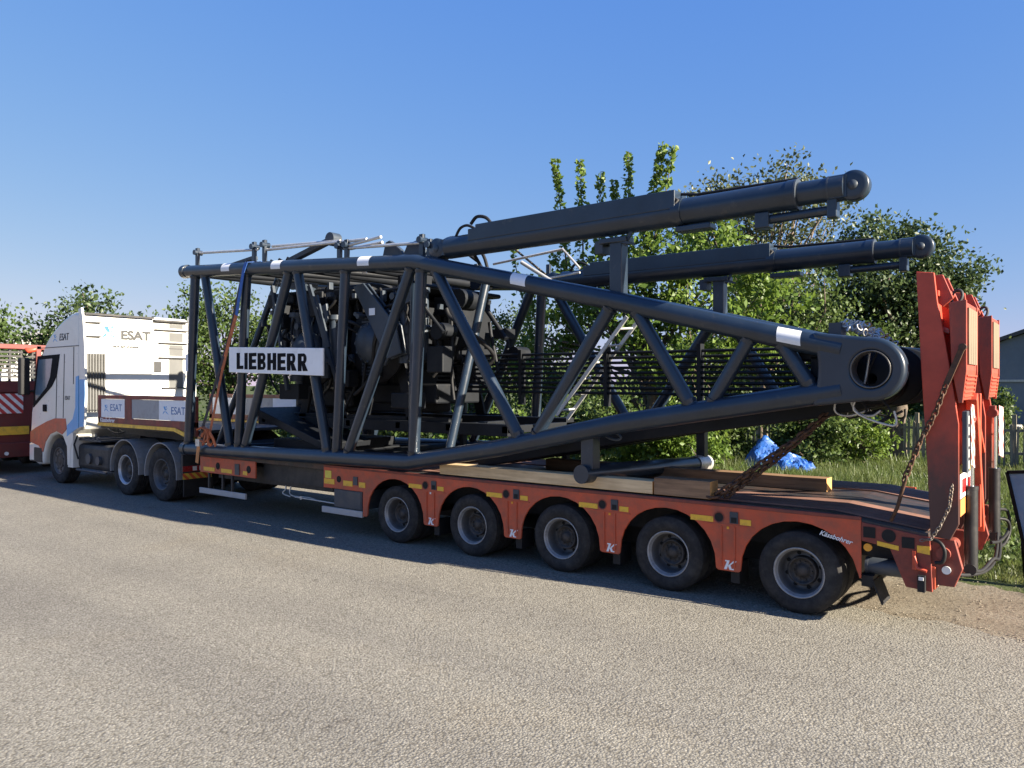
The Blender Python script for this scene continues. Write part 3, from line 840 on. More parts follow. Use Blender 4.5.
# ramps, standing upright
def ramp_thing(dy):
    a = MB()
    side = [(1.01, 3.17), (1.15, 3.15), (1.175, 2.90), (1.265, 2.35), (1.335, 1.85), (1.335, 1.00), (1.27, 0.86), (1.12, 0.88), (1.095, 1.5), (1.05, 2.3)]
    a.prism(side, dy + 0.02, dy + 0.055); a.prism(side, dy + 0.665, dy + 0.70)
    web = [(1.03, 3.13), (1.10, 3.12), (1.15, 2.35), (1.20, 1.85), (1.20, 0.95), (1.14, 0.95), (1.11, 1.5), (1.07, 2.3)]
    a.prism(web, dy + 0.055, dy + 0.665)
    for z in (1.05, 1.35, 1.65, 1.95, 2.3, 2.65, 2.95): a.box(1.16, 1.24 if z < 2.5 else 1.16 + 0.02, dy + 0.055, dy + 0.665, z, z + 0.05)
    main = a.build('ramp', M['ramp_grime'], T, bevel=0.006)
    h = MB()                                          # top lug and shackle
    h.prism([(1.12, 3.14), (1.20, 3.14), (1.28, 2.93), (1.20, 2.86), (1.16, 2.90)], dy + 0.12, dy + 0.16); h.prism([(1.12, 3.14), (1.20, 3.14), (1.28, 2.93), (1.20, 2.86), (1.16, 2.90)], dy + 0.40, dy + 0.44)
    h.pipe([(1.23, dy + 0.16, 2.98), (1.23, dy + 0.40, 2.98)], 0.03, 12)
    h.build('lug', M['red_ramp'], main, bevel=0.004)
    h = MB(); h.torus((1.29, dy + 0.24, 2.95), (1, 0, 0.3), (0, 0.2, 1), 0.045, 0.06, 0.014, 14, 8); h.build('shackle', M['chassis'], main)
    f = MB()                                          # folded toe section
    tp = [(1.262, 2.88), (1.395, 2.90), (1.395, 2.30), (1.365, 2.03), (1.335, 2.03), (1.285, 2.30)]
    f.prism(tp, dy + 0.0, dy + 0.03); f.prism(tp, dy + 0.70, dy + 0.73)
    f.prism([(1.28, 2.86), (1.385, 2.885), (1.385, 2.31), (1.355, 2.05), (1.33, 2.05), (1.29, 2.31)], dy + 0.03, dy + 0.70)
    toe = f.build('ramp_toe', M['red_ramp'], main, bevel=0.005)
    w = MB()
    for k in range(4): w.box(1.387, 1.401, dy + 0.10 + 0.135 * k, dy + 0.225 + 0.135 * k, 2.36, 2.84)
    w.build('tread_board', M['plank_worn'], main)
    w = MB()
    for k in range(6):
        z = 2.08 + 0.035 * k
        w.box(1.353 + 0.005 * k, 1.372 + 0.005 * k, dy + 0.05, dy + 0.68, z, z + 0.012)
    w.build('grip_bar', M['red_bright'], main)
    k = MB(); k.prism([(1.06, 0.86), (1.30, 0.86), (1.36, 0.62), (1.30, 0.46), (1.16, 0.46), (1.06, 0.62)], dy + 0.04, dy + 0.10)
    k.prism([(1.06, 0.86), (1.30, 0.86), (1.36, 0.62), (1.30, 0.46), (1.16, 0.46), (1.06, 0.62)], dy + 0.60, dy + 0.66)
    k.pipe([(1.22, dy - 0.005, 0.74), (1.22, dy + 0.70, 0.74)], 0.055, 16)
    k.build('hinge', M['red_dirty'], main, bevel=0.006)
    c = MB(); c.pipe([(1.375, dy + 0.42, 0.56), (1.375, dy + 0.42, 1.28)], 0.055, 18); c.pipe([(1.375, dy + 0.42, 1.26), (1.375, dy + 0.42, 1.29)], 0.060, 18)
    c.pipe([(1.375, dy + 0.36, 0.56), (1.375, dy + 0.48, 0.56)], 0.05, 14)
    c.build('ramp_cylinder', M['cyl'], main)
    c = MB(); c.pipe([(1.375, dy + 0.42, 1.28), (1.375, dy + 0.42, 1.86)], 0.028, 14); c.build('piston_rod', M['chrome'], main)
    c = MB(); c.box(1.33, 1.39, dy + 0.36, dy + 0.48, 1.84, 1.96); c.pipe([(1.36, dy + 0.34, 1.88), (1.36, dy + 0.50, 1.88)], 0.05, 12); c.build('rod_clevis', M['red_dirty'], main, bevel=0.005)
    return main
rn = ramp_thing(0.0)
rf = ramp_thing(1.86)
bb = MB(); bb.obox((1.36, 0.62, 2.08), (1.30, 1.72, 0.72), 0.10, 0.09, 0, (1, 0, 0)); bb.build('link_arm', M['red_bright'], T, bevel=0.008)
bb = MB(); bb.obox((1.34, 0.78, 2.05), (1.30, 1.84, 1.50), 0.05, 0.07, 0, (1, 0, 0)); bb.box(1.30, 1.36, 1.25, 1.32, 0.8, 2.1); bb.build('link_arm', M['red_bright'], T, bevel=0.006)
bb = MB(); bb.box(1.355, 1.395, 0.04, 0.17, 1.44, 1.96); bb.build('lamp_bar', M['tool'], T, bevel=0.006)
bb = MB()
for k in range(5): bb.box(1.394, 1.399, 0.06, 0.15, 1.47 + 0.095 * k, 1.54 + 0.095 * k)
bb.build('lamp_lens', M['grey_panel'], T)
bb = MB(); bb.prism_x([(0.19, 1.50), (0.42, 1.45), (0.42, 2.0), (0.19, 2.02)], 1.40, 1.406); bb.build('hazard_board', M['hazard_board'], T)
bb = MB(); bb.prism_x([(2.42, 1.42), (2.88, 1.36), (2.88, 1.93), (2.42, 1.96)], 1.40, 1.406); bb.build('hazard_board', M['hazard_board'], T)
bb = MB(); bb.box(1.336, 1.340, 0.06, 0.50, 1.06, 1.20); bb.build('warning_sticker', M['orange'], rn)
bb = MB(); bb.box(1.336, 1.340, 0.06, 0.50, 1.21, 1.42); bb.build('warning_sticker', M['label'], rn)
bb = MB(); bb.box(1.341, 1.343, 0.16, 0.40, 1.25, 1.37); bb.build('warning_sticker', M['lamp_red'], rn)
bb = MB(); bb.box(1.336, 1.340, 0.06, 0.50, 1.43, 1.50); bb.build('warning_sticker', M['sticker_y'], rn)
bb = MB()
for pts in ([(1.24, .1, .60), (1.32, .2, .54), (1.40, .5, .50), (1.44, .9, .46), (1.45, 1.4, .44), (1.44, 1.8, .50), (1.42, 2.1, .62)],
            [(1.38, .42, .54), (1.43, .7, .50), (1.47, 1.2, .52), (1.47, 1.7, .44), (1.43, 2.28, .56)],
            [(1.40, 2.28, .75), (1.48, 2.4, .72), (1.50, 2.45, .6), (1.46, 2.3, .48), (1.42, 1.9, .50)],
            [(1.40, 2.28, .85), (1.47, 2.55, .80), (1.49, 2.5, .62), (1.45, 2.1, .55), (1.42, 1.5, .62)],
            [(1.13, -.01, .86), (1.20, -.03, .84), (1.235, -.03, .77), (1.22, -.02, .68), (1.16, -.01, .66)]):
    P = [Vector(p) for p in pts]; sm = []
    for i in range(len(P) - 1):
        p0, p1, p2, p3 = P[max(0, i - 1)], P[i], P[i + 1], P[min(len(P) - 1, i + 2)]
        for t in (0, .25, .5, .75): sm.append(0.5 * ((2 * p1) + (-p0 + p2) * t + (2 * p0 - 5 * p1 + 4 * p2 - p3) * t * t + (-p0 + 3 * p1 - 3 * p2 + p3) * t ** 3))
    sm.append(P[-1]); bb.pipe(sm, 0.0301, 8, radii=[0.016] * len(sm))
bb.build('hydraulic_hose', M['rubber'], T)

# gooseneck over the tractor
bb = MB()
for y in (0.55, 1.75): bb.prism([(-14.2, 1.30), (-11.2, 1.30), (-10.7, 1.05), (-10.25, 1.0), (-10.25, 0.60), (-10.75, 0.62), (-11.2, 0.98), (-11.6, 1.10), (-14.2, 1.14)], y, y + 0.30)
bb.box(-14.15, -10.6, 0.05, 2.55, 1.30, 1.36); bb.box(-13.9, -11.3, 0.86, 1.74, 1.07, 1.30); bb.box(-14.9, -13.9, 0.75, 1.9, 1.0, 1.22)
bb.build('gooseneck', M['chassis'], T, bevel=0.008)
def side_board(y, out):
    s = -1 if out < 0 else 1
    a = MB()
    a.box(-14.16, -10.45, y, y + 0.05, 1.90, 1.975)
    a.box(-14.16, -14.05, y, y + 0.05, 1.42, 1.90); a.box(-13.04, -12.78, y, y + 0.05, 1.51, 1.90); a.box(-10.60, -10.45, y, y + 0.05, 1.42, 1.90)
    a.prism([(-14.16, 1.52), (-10.45, 1.52), (-10.45, 1.25), (-11.15, 1.40), (-14.16, 1.415)], y, y + 0.05)
    sb = a.build('side_board', M['red_dirty'], T, bevel=0.005)
    yy = y - 0.004 if s < 0 else y + 0.05
    p = MB(); p.prism([(-14.16, 1.413), (-11.15, 1.398), (-10.40, 1.22), (-10.40, 1.14), (-11.2, 1.335), (-14.16, 1.345)], y - 0.006, y + 0.056); p.build('reflective_strip', M['yellow'], sb)
    for xa, xb, mt in ((-14.05, -13.04, 'label'), (-12.78, -11.75, 'grey_panel'), (-11.75, -10.60, 'label')):
        p = MB(); p.box(xa + 0.004, xb - 0.004, y + 0.012, y + 0.04, 1.525, 1.897); p.build('board_panel', M[mt], sb)
    return sb
sb = side_board(0.0, -1)
side_board(2.50, 1)
def star_man(x, y, z, s, parent, mat, axis='y', flip=1):
    """four-limbed blue emblem with a small head"""
    polys = [[(-.42, .50), (-.05, .52), (.10, .10), (-.02, -.02), (-.18, .12)], [(-.62, -.52), (-.28, -.08), (-.10, -.12), (-.22, -.30)], [(.02, -.10), (.22, -.14), (.85, -.55), (.35, -.36)], [(.06, .06), (.14, .0), (.62, .30), (.20, .16)]]
    b = MB()
    circ = [(.28 + .10 * math.cos(t), .46 + .10 * math.sin(t)) for t in [k * math.pi / 6 for k in range(12)]]
    for pl in polys + [circ]:
        if axis == 'y': b.prism([(x + s * u, z + s * v) for u, v in pl], y - 0.004, y)
        else: b.prism_x([(y + s * u, z + s * v) for u, v in pl], x, x + 0.004)
    return b.build('emblem', mat, parent)
star_man(-13.83, 0.0115, 1.71, 0.13, sb, M['blue'])
lettering('lettering', 'ESAT', 0.20, (-13.66, 0.011, 1.66), M['blue_pale'], sb, sx=1.1)
star_man(-11.52, 0.0115, 1.71, 0.14, sb, M['blue'])
lettering('lettering', 'ESAT', 0.20, (-11.32, 0.011, 1.64), M['blue_pale'], sb, sx=1.1)
lettering('maker_lettering', 'Kässbohrer', 0.115, (-14.06, -0.0015, 1.43), M['label'], sb, offset=0.002, sx=1.15)

# ------------------------------------------------------------------ tractor unit
U = empty('tractor_unit', (-14.5, 1.25, 0))
tag(U, 'white tractor unit with blue and red livery coupled to the loaded lowloader', 'truck')
prof = [(-14.99, 1.24), (-14.99, 3.62), (-15.03, 3.70), (-15.12, 3.745), (-15.30, 3.745), (-15.52, 3.70), (-15.75, 3.63), (-16.00, 3.53), (-16.25, 3.41), (-16.48, 3.28), (-16.66, 3.15), (-16.80, 3.02), (-16.92, 2.84), (-17.05, 2.60), (-17.22, 2.22), (-17.36, 1.88), (-17.47, 1.55), (-17.54, 0.95), (-17.53, 0.45), (-17.10, 0.36), (-16.80, 0.38), (-16.76, 0.60), (-16.62, 0.86), (-16.40, 1.03), (-16.10, 1.10), (-15.80, 1.03), (-15.58, 0.88), (-15.45, 1.02), (-15.2, 1.18)]
b = MB(); b.prism(prof, 0.0, 2.5)
cab = b.build('cab', M['white'], U, bevel=0.07)
cab.modifiers['bevel'].segments = 4
cab.modifiers['bevel'].angle_limit = R(60)
cab.data.shade_smooth(); cab.data.set_sharp_from_angle(angle=R(38))
for y0, y1 in ((-0.010, 0.004), (2.496, 2.51)):
    p = MB(); p.prism([(-17.49, 1.10), (-17.2, 1.20), (-16.6, 1.36), (-16.2, 1.44), (-15.66, 1.45), (-15.60, 1.22), (-15.82, 1.10), (-16.10, 1.16), (-16.44, 1.08), (-16.68, 0.89), (-16.80, 0.66), (-17.05, 0.80), (-17.49, 0.86)], y0, y1)
    p.build('livery_band', M['red'], cab)
    p = MB(); p.prism([(-15.16, 2.36), (-15.03, 2.38), (-15.03, 1.27), (-15.24, 1.20), (-15.58, 1.06), (-15.58, 1.30), (-15.30, 1.45), (-15.18, 1.70)], y0, y1)
    p.build('livery_band', M['blue'], cab)
    p = MB(); p.prism([(-17.10, 2.84), (-15.95, 2.86), (-16.10, 2.38), (-16.35, 2.15), (-17.33, 1.66), (-17.30, 1.95)], y0 - 0.003, y1 + 0.003)
    wf = p.build('window', M['black'], cab, bevel=0.004)
    p = MB(); p.prism([(-17.02, 2.76), (-16.30, 2.77), (-16.42, 2.36), (-16.62, 2.12), (-17.18, 1.82), (-17.2, 2.0)], y0 - 0.006, y1 + 0.006)
    p.build('pane', M['pane'], wf)
    p = MB()                                           # door shut lines and grip
    for q0, q1 in (((-15.72, 2.86), (-15.78, 1.46)), ((-16.10, 2.38), (-16.14, 1.44)), ((-15.26, 3.0), (-15.28, 2.2))):
        p.obox((q0[0], (y0 + y1) / 2, q0[1]), (q1[0], (y0 + y1) / 2, q1[1]), 0.010, 0.016)
    p.obox((-17.0, (y0 + y1) / 2, 3.02), (-15.02, (y0 + y1) / 2, 3.02), 0.010, 0.016)
    p.build('shut_line', M['letter_grey'], cab)
    p = MB(); p.box(-16.80, -16.62, y0 - 0.012, y1, 1.58, 1.74); p.build('door_handle', M['black'], cab, bevel=0.01)
p = MB(); p.prism_x([(0.16, 2.02), (2.34, 2.02), (2.30, 2.95), (0.20, 2.95)], -0.006, 0.006)
wsd = p.build('windscreen', M['glass'], cab); wsd.rotation_euler.y = R(21.5); wsd.location = (-17.10, 1.25, 2.50); 
star_man(-16.20, -0.0005, 3.22, 0.15, cab, M['blue'])
lettering('lettering', 'ESAT', 0.22, (-15.98, -0.002, 3.16), M['letter_grey'], cab, sx=0.95, shear=0.15, extrude=0.004)
lettering('lettering', 'ESAT', 0.12, (-15.70, -0.002, 1.86), M['letter_grey'], cab, sx=0.95, shear=0.15, extrude=0.004)
p = MB()
for y in (-0.28, 2.58): p.box(-17.50, -17.30, y, y + 0.20, 1.95, 2.80); p.pipe([(-17.3, 0.02 if y < 0 else 2.48, 2.75), (-17.4, y + 0.1, 2.78)], 0.025, 8); p.pipe([(-17.3, 0.02 if y < 0 else 2.48, 2.05), (-17.4, y + 0.1, 2.02)], 0.025, 8)
p.build('mirror', M['rubber'], U, bevel=0.03)
p = MB(); p.box(-17.55, -17.25, -0.015, 0.1, 0.42, 0.85); p.build('bumper_corner', M['white'], U, bevel=0.04)
p = MB(); p.box(-17.44, -16.85, -0.012, 0.02, 0.42, 0.75); p.build('step_panel', M['chassis'], U, bevel=0.01)
# rear wall details
p = MB()
for z in (2.90, 2.66, 2.42, 2.18, 1.94): p.box(-14.992, -14.972, 0.62, 1.56, z, z + 0.10)
p.build('rear_panel', M['white'], cab, bevel=0.012)
p = MB(); p.box(-14.992, -14.98, 0.10, 2.40, 3.02, 3.035); p.build('shut_line', M['letter_grey'], cab)
p = MB()
for k in range(8): p.box(-14.99, -14.93, 0.06 + 0.06 * k, 0.095 + 0.06 * k, 1.62, 2.86)
p.build('air_intake', M['louvre'], cab, bevel=0.006)
p = MB()
for ya, yb, z in ((0.06, 0.42, 3.52), (0.06, 0.42, 3.22), (1.62, 2.42, 3.44), (1.72, 2.42, 3.14), (1.72, 2.42, 2.80), (1.80, 2.42, 2.10)): p.box(-14.99, -14.93, ya, yb, z, z + 0.024)
p.box(-15.02, -14.94, 0.1, 1.6, 3.69, 3.73); p.box(-15.02, -14.90, 1.6, 2.4, 3.64, 3.68)
p.build('gap_shadow_bar', M['chassis'], cab)  # thin dark bars standing in for gaps and shadow lines on the wall
p = MB()
for za, zb in ((2.12, 2.78), (2.86, 3.11), (3.19, 3.40), (3.50, 3.60)): p.box(-14.992, -14.984, 1.98, 2.32, za, zb)
p.build('recess_shade', M['louvre'], cab)  # flat grey sheets painting the shaded recesses beside the far deflector

p = MB(); p.box(-14.99, -14.955, 1.62, 1.78, 2.48, 2.72); p.build('rear_vent', M['letter_grey'], cab, bevel=0.006)
for y0, y1 in ((-0.005, 0.04), (2.46, 2.505)):
    p = MB(); p.prism([(-15.0, 1.28), (-14.78, 1.30), (-14.72, 2.0), (-14.76, 3.0), (-14.84, 3.60), (-14.92, 3.83), (-15.06, 3.80), (-15.02, 3.6)], y0, y1)
    df = p.build('side_deflector', M['white'], cab, bevel=0.008)
    p = MB(); p.prism([(-14.99, 1.29), (-14.79, 1.30), (-14.73, 2.0), (-14.74, 2.30), (-14.99, 2.30)], y0 - 0.003, y1 + 0.003); p.build('livery_band', M['blue'], cab)
star_man(-14.988, 0.60, 3.33, 0.27, cab, M['blue_pale'], axis='x')
lettering('lettering', 'ESAT', 0.27, (-14.984, 0.86, 3.20), M['letter_grey'], cab, rot=(R(90), 0, R(90)), sx=1.12, extrude=0.003, offset=0.012)
lettering('plate_number', '06 K 6603', 0.14, (-14.984, 0.70, 2.95), M['letter_grey'], cab, rot=(R(90), 0, R(90)), sx=0.95, extrude=0.003, offset=0.009)
# frame, tanks, wheels
p = MB()
p.box(-17.2, -11.0, 0.78, 0.88, 0.66, 0.94); p.box(-17.2, -11.0, 1.62, 1.72, 0.66, 0.94)
for x in (-16.5, -15.4, -14.4, -13.6, -12.4, -11.2): p.box(x, x + 0.1, 0.88, 1.62, 0.70, 0.90)
p.box(-13.4, -11.6, 0.72, 1.78, 0.96, 1.06); p.pipe([(-13.1, .3, .5), (-13.1, 2.2, .5)], 0.09, 10); p.pipe([(-11.7, .3, .5), (-11.7, 2.2, .5)], 0.09, 10); p.pipe([(-16.1, .3, .5), (-16.1, 2.2, .5)], 0.08, 10)
p.box(-11.05, -10.98, 0.05, 2.45, 0.55, 0.92)
p.build('chassis', M['chassis'], U, bevel=0.006)
p = MB(); p.lathe([(0.001, 0), (0.50, 0.0), (0.52, 0.03), (0.50, 0.10), (0.001, 0.10)], (-12.4, 1.25, 1.10), 24)
fw_ = p.build('fifth_wheel', M['chassis'], U); fw_.rotation_euler.x = R(90); fw_.location = (-12.4, 1.25, 1.10)
p = MB(); p.box(-15.35, -13.85, 0.10, 0.62, 0.38, 0.92); p.build('fuel_tank', M['chassis'], U, bevel=0.09)
p = MB(); p.box(-15.3, -14.3, 0.12, 0.70, 0.985, 1.02)
for k in range(5): p.box(-15.28 + 0.2 * k, -15.22 + 0.2 * k, 0.12, 0.70, 1.0, 1.05)
p.build('catwalk', M['tool'], U)
p = MB(); p.pipe([(-14.75, 0.2, 0.62), (-14.75, 0.06, 0.62)], 0.11, 18); p.pipe([(-14.3, 0.2, 0.60), (-14.3, 0.05, 0.60)], 0.09, 18); p.pipe([(-15.3, 0.08, 0.36), (-13.95, 0.08, 0.36)], 0.03, 8)
p.build('air_tank', M['tool'], U)
p = MB()
for pts in ([(-14.95, .5, 1.6), (-14.8, .45, 1.3), (-14.4, .5, 1.15), (-14.0, .6, 1.25)], [(-14.95, .7, 1.55), (-14.7, .7, 1.2), (-14.3, .8, 1.2), (-14.0, .8, 1.35)], [(-15.2, .05, 1.1), (-15.25, .0, .9), (-15.1, .02, .6)]): p.pipe(pts, 0.018, 8)
p.build('air_line', M['rubber'], U)
p = MB(); p.box(-15.55, -15.30, 0.0, 0.5, 0.40, 1.12); p.prism([(-15.80, 1.10), (-15.5, 1.2), (-15.28, 1.14), (-15.30, 0.98), (-15.42, 0.80), (-15.44, 0.45), (-15.56, 0.45), (-15.58, 0.85)], -0.008, 0.0)
p.build('mudguard', M['white'], U, bevel=0.02)
wf_ = build_wheel('wheel', -16.10, 0.04, 0.50, 0.50, 0.285, 0.30, 0.03, (M['rim_dark'], M['hub']), False, U)
c = copy_tree(wf_, (wf_.location.x, 2.5 - wf_.location.y, wf_.location.z), math.pi)
w1 = build_wheel('wheel', -13.10, 0.04, 0.50, 0.50, 0.285, 0.28, 0.15, (M['rim_silver'], M['hub']), True, U)
w2 = build_wheel('wheel', -11.72, 0.04, 0.50, 0.50, 0.285, 0.28, 0.15, (M['rim_dark'], M['hub']), True, U)
for w in (w1, w2): copy_tree(w, (w.location.x, 2.5 - w.location.y, w.location.z), math.pi)
for x in (-13.10, -11.72):
    for y0 in (0.02, 1.90):
        p = MB(); n = 18; vs = []
        a0, a1 = R(-8), R(188)
        for k in range(n + 1):
            a = a0 + (a1 - a0) * k / n
            for rr in (0.585, 0.565):
                for y in (y0, y0 + 0.58): vs.append((x + rr * math.cos(a), y, 0.52 + rr * math.sin(a)))
        fs = []
        for k in range(n):
            o = 4 * k
            fs += [(o, o + 4, o + 5, o + 1), (o + 2, o + 3, o + 7, o + 6), (o, o + 2, o + 6, o + 4), (o + 1, o + 5, o + 7, o + 3)]
        fs += [(0, 1, 3, 2), (4 * n, 4 * n + 2, 4 * n + 3, 4 * n + 1)]
        p.add(vs, fs, 0, False)
        p.lathe([(0.60, 0.0), (0.60, 0.015), (0.56, 0.015), (0.56, 0.0), (0.60, 0.0)], (x, y0 - 0.006 if y0 < 1 else y0 + 0.57, 0.52), 36) if False else None
        p.build('mudguard', M['mudguard'], U)
p = MB(); p.box(-10.979, -10.972, 0.05, 0.55, 0.60, 0.70); p.build('tail_light', M['lamp_red'], U)
p = MB()
for k in range(2): p.box(-10.971, -10.968, 0.24 + 0.13 * k, 0.32 + 0.13 * k, 0.61, 0.69)
p.build('tail_lens', M['lamp_white'], U)
p = MB(); p.box(-10.979, -10.972, 0.05, 0.62, 0.46, 0.57); p.build('hazard_strip', M['hazard_y'], U)
p = MB(); p.box(-11.02, -10.99, 0.08, 0.66, 0.14, 0.46); p.build('mudflap', M['rubber'], U)

# ------------------------------------------------------------------ lattice jib section
J = empty('crane_jib_section', (-5, 1.27, 1.0))
tag(J, 'dark anthracite tubular lattice jib section lying on the red lowloader deck', 'crane section')
YN, YF = -0.10, 2.65
TOP = [(-10.64, 4.19), (-7.5, 3.99), (-4.92, 3.81), (-1.85, 3.08), (-0.1, 2.63), (0.44, 2.505)]
BOT = [(-10.62, 1.06), (-7.5, 1.11), (-5.05, 1.155), (-3.5, 1.42), (-1.85, 1.765), (-0.1, 2.05), (0.44, 2.135)]
CR = 0.106
BR = [(-10.30, -10.52, .080), (-10.02, -9.22, .072), (-8.76, -9.00, .075), (-7.62, -8.84, .075), (-7.46, -6.72, .075), (-6.34, -6.54, .072), (-4.99, -6.32, .075), (-4.83, -4.98, .078), (-4.62, -3.18, .075), (-1.93, -3.02, .075), (-1.70, -0.99, .072), (-0.38, -0.86, .068), (-0.16, 0.20, .072)]
for y in (YN, YF):
    for path in (TOP, BOT):
        p = MB(); p.pipe([(x, y, z) for x, z in path], CR, 24)
        p.pipe([(path[0][0] - 0.02, y, path[0][1]), (path[0][0] + 0.10, y, path[0][1])], CR * 1.12, 24)
        p.build('chord', M['jib'], J)
    for xt, xb, r in BR:
        zt, zb = lerp(TOP, xt), lerp(BOT, xb)
        p = MB(); p.pipe([(xt, y, zt), (xb, y, zb)], r, 18, caps=False)
        A_, B_ = Vector((xt, y, zt)), Vector((xb, y, zb)); D_ = (B_ - A_).normalized()
        for q_ in (A_ + D_ * (CR * 1.06), B_ - D_ * (CR * 1.06)): p.pipe([q_ - D_ * 0.022, q_, q_ + D_ * 0.022], r, 18, caps=False, radii=[r * 1.20, r * 1.11, r * 1.0])
        p.build('brace', M['jib'], J)
p = MB(); p.pipe([(-5.18, 0.12, 3.6), (-5.22, 0.12, 1.12)], .06, 16, caps=False); p.build('brace', M['jib'], J)
p = MB(); p.pipe([(-4.60, 0.16, 1.22), (-4.41, 0.75, 3.66)], .060, 16, caps=False); p.build('brace', M['jib'], J)
p = MB(); p.pipe([(-9.9, 0.1, 1.15), (-8.9, 0.6, 4.0)], .055, 16, caps=False); p.build('brace', M['jib'], J)
for path, xsx, r in ((TOP, (-10.6, -8.9, -7.54, -6.3, -4.9, -3.3, -1.85), 0.07), (BOT, (-10.6, -8.9, -6.6, -5.0, -3.1, -1.0), 0.07)):
    for x in xsx:
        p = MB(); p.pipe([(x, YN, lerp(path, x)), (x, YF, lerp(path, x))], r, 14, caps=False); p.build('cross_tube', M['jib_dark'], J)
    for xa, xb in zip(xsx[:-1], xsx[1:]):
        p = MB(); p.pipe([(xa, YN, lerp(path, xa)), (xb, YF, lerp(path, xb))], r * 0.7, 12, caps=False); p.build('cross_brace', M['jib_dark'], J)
# head plates with the round eye
def head_plate(y0, y1, name='head_plate'):
    cx, cz, ro, ri = 0.685, 2.320, 0.280, 0.158
    outer = []
    for k in range(41):
        a = R(-97 + 180 * k / 40)
        outer.append((cx + ro * math.cos(a), cz + ro * math.sin(a)))
    xl, zt, zb = 0.185, 2.668, 1.985
    tx_, tz_ = outer[-1]; bx_, bz_ = outer[0]
    for k in range(1, 9): outer.append((tx_ + (xl - tx_) * k / 8, tz_ + (zt - tz_) * (k / 8) ** 1.15))
    for k in range(1, 8): outer.append((xl + 0.05 * math.sin(math.pi * k / 8), zt + (zb - zt) * k / 8))
    for k in range(0, 8): outer.append((xl + (bx_ - xl) * k / 8, zb + (bz_ - zb) * (k / 8)))
    n = len(outer)
    inner = []
    for (x, z) in outer:
        a = math.atan2(z - cz, x - cx)
        inner.append((cx + ri * math.cos(a), cz + ri * math.sin(a)))
    b = MB()
    for (A, B, yy, rev) in ((outer, inner, y0, False), (outer, inner, y1, True)):
        vs = [(x, yy, z) for x, z in A] + [(x, yy, z) for x, z in B]
        fs = [(k, (k + 1) % n, n + (k + 1) % n, n + k) for k in range(n)]
        b.add(vs, fs if not rev else [tuple(reversed(f)) for f in fs])
    vs = [(x, y0, z) for x, z in outer] + [(x, y1, z) for x, z in outer]
    b.add(vs, [((k + 1) % n, k, n + k, n + (k + 1) % n) for k in range(n)], 0, True)
    vs = [(x, y0, z) for x, z in inner] + [(x, y1, z) for x, z in inner]
    b.add(vs, [(k, (k + 1) % n, n + (k + 1) % n, n + k) for k in range(n)], 0, True)
    bm_o = b
    me = bm_o.build(name, M['jib'], J, fix=True)
    bmx = bmesh.new(); bmx.from_mesh(me.data); bmesh.ops.remove_doubles(bmx, verts=bmx.verts[:], dist=1e-5); bmesh.ops.recalc_face_normals(bmx, faces=bmx.faces[:]); bmx.to_mesh(me.data); bmx.free()
    for q in me.data.polygons: q.use_smooth = False
    bv = me.modifiers.new('bevel', 'BEVEL'); bv.width = 0.035; bv.segments = 4; bv.limit_method = 'ANGLE'; bv.angle_limit = R(50)
    try: me.data.shade_smooth(); me.data.set_sharp_from_angle(angle=R(35))
    except Exception: pass
    rg = MB(); rg.lathe([(ri + 0.010, -0.001), (ri + 0.010, -0.008), (ri - 0.002, -0.008), (ri - 0.004, 0.02), (ri - 0.004, y1 - y0)], (cx, y0, cz), 40)
    rg.build('eye_ring', M['ring'] if y0 < 0 else M['jib_grey'], me)
    return me
head_plate(-0.192, -0.005)
head_plate(2.55, 2.745)
p = MB(); p.pipe([(0.685, 2.40, 2.32), (0.685, 2.85, 2.32)], 0.13, 24); p.pipe([(0.685, 2.85, 2.32), (0.685, 2.87, 2.32)], 0.10, 24); p.build('head_pin', M['galv'], J)
p = MB()
for k in range(9):
    y = 0.30 + 0.24 * k
    p.lathe([(0.05, y - 0.07), (0.235, y - 0.07), (0.25, y - 0.05), (0.21, y), (0.25, y + 0.05), (0.235, y + 0.07), (0.05, y + 0.07)], (0.60, 0, 2.24), 32)
p.build('sheave', M['jib_dark'], J)
for y in (0.62, 1.28, 1.95):
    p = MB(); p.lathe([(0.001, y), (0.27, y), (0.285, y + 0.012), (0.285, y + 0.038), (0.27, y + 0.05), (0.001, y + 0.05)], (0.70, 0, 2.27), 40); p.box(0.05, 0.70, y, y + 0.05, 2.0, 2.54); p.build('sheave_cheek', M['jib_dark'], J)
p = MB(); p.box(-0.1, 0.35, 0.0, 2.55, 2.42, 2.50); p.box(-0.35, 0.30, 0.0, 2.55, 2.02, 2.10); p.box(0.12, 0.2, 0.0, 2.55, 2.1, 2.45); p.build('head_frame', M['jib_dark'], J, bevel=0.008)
p = MB()
for y0, y1 in ((0.30, 0.62), (1.0, 1.7), (2.1, 2.4)):
    p = MB(); p.prism([(-4.2, 1.10), (-1.85, 1.56), (0.1, 1.86), (0.62, 1.98), (0.62, 2.06), (0.1, 2.02), (-1.85, 1.72), (-4.2, 1.24)], y0, y1); p.build('under_beam', M['jib_dark'], J, bevel=0.01)
# ribbed underside pipe run
p = MB()
for y, z in ((0.35, -0.02), (0.8, -0.05), (1.5, -0.03)): p.pipe([(-4.9, y, 1.14 + z), (-3.4, y, 1.38 + z), (-1.8, y, 1.70 + z), (0.3, y, 2.02 + z)], 0.03, 10)
p.build('pipe_run', M['jib_dark'], J)
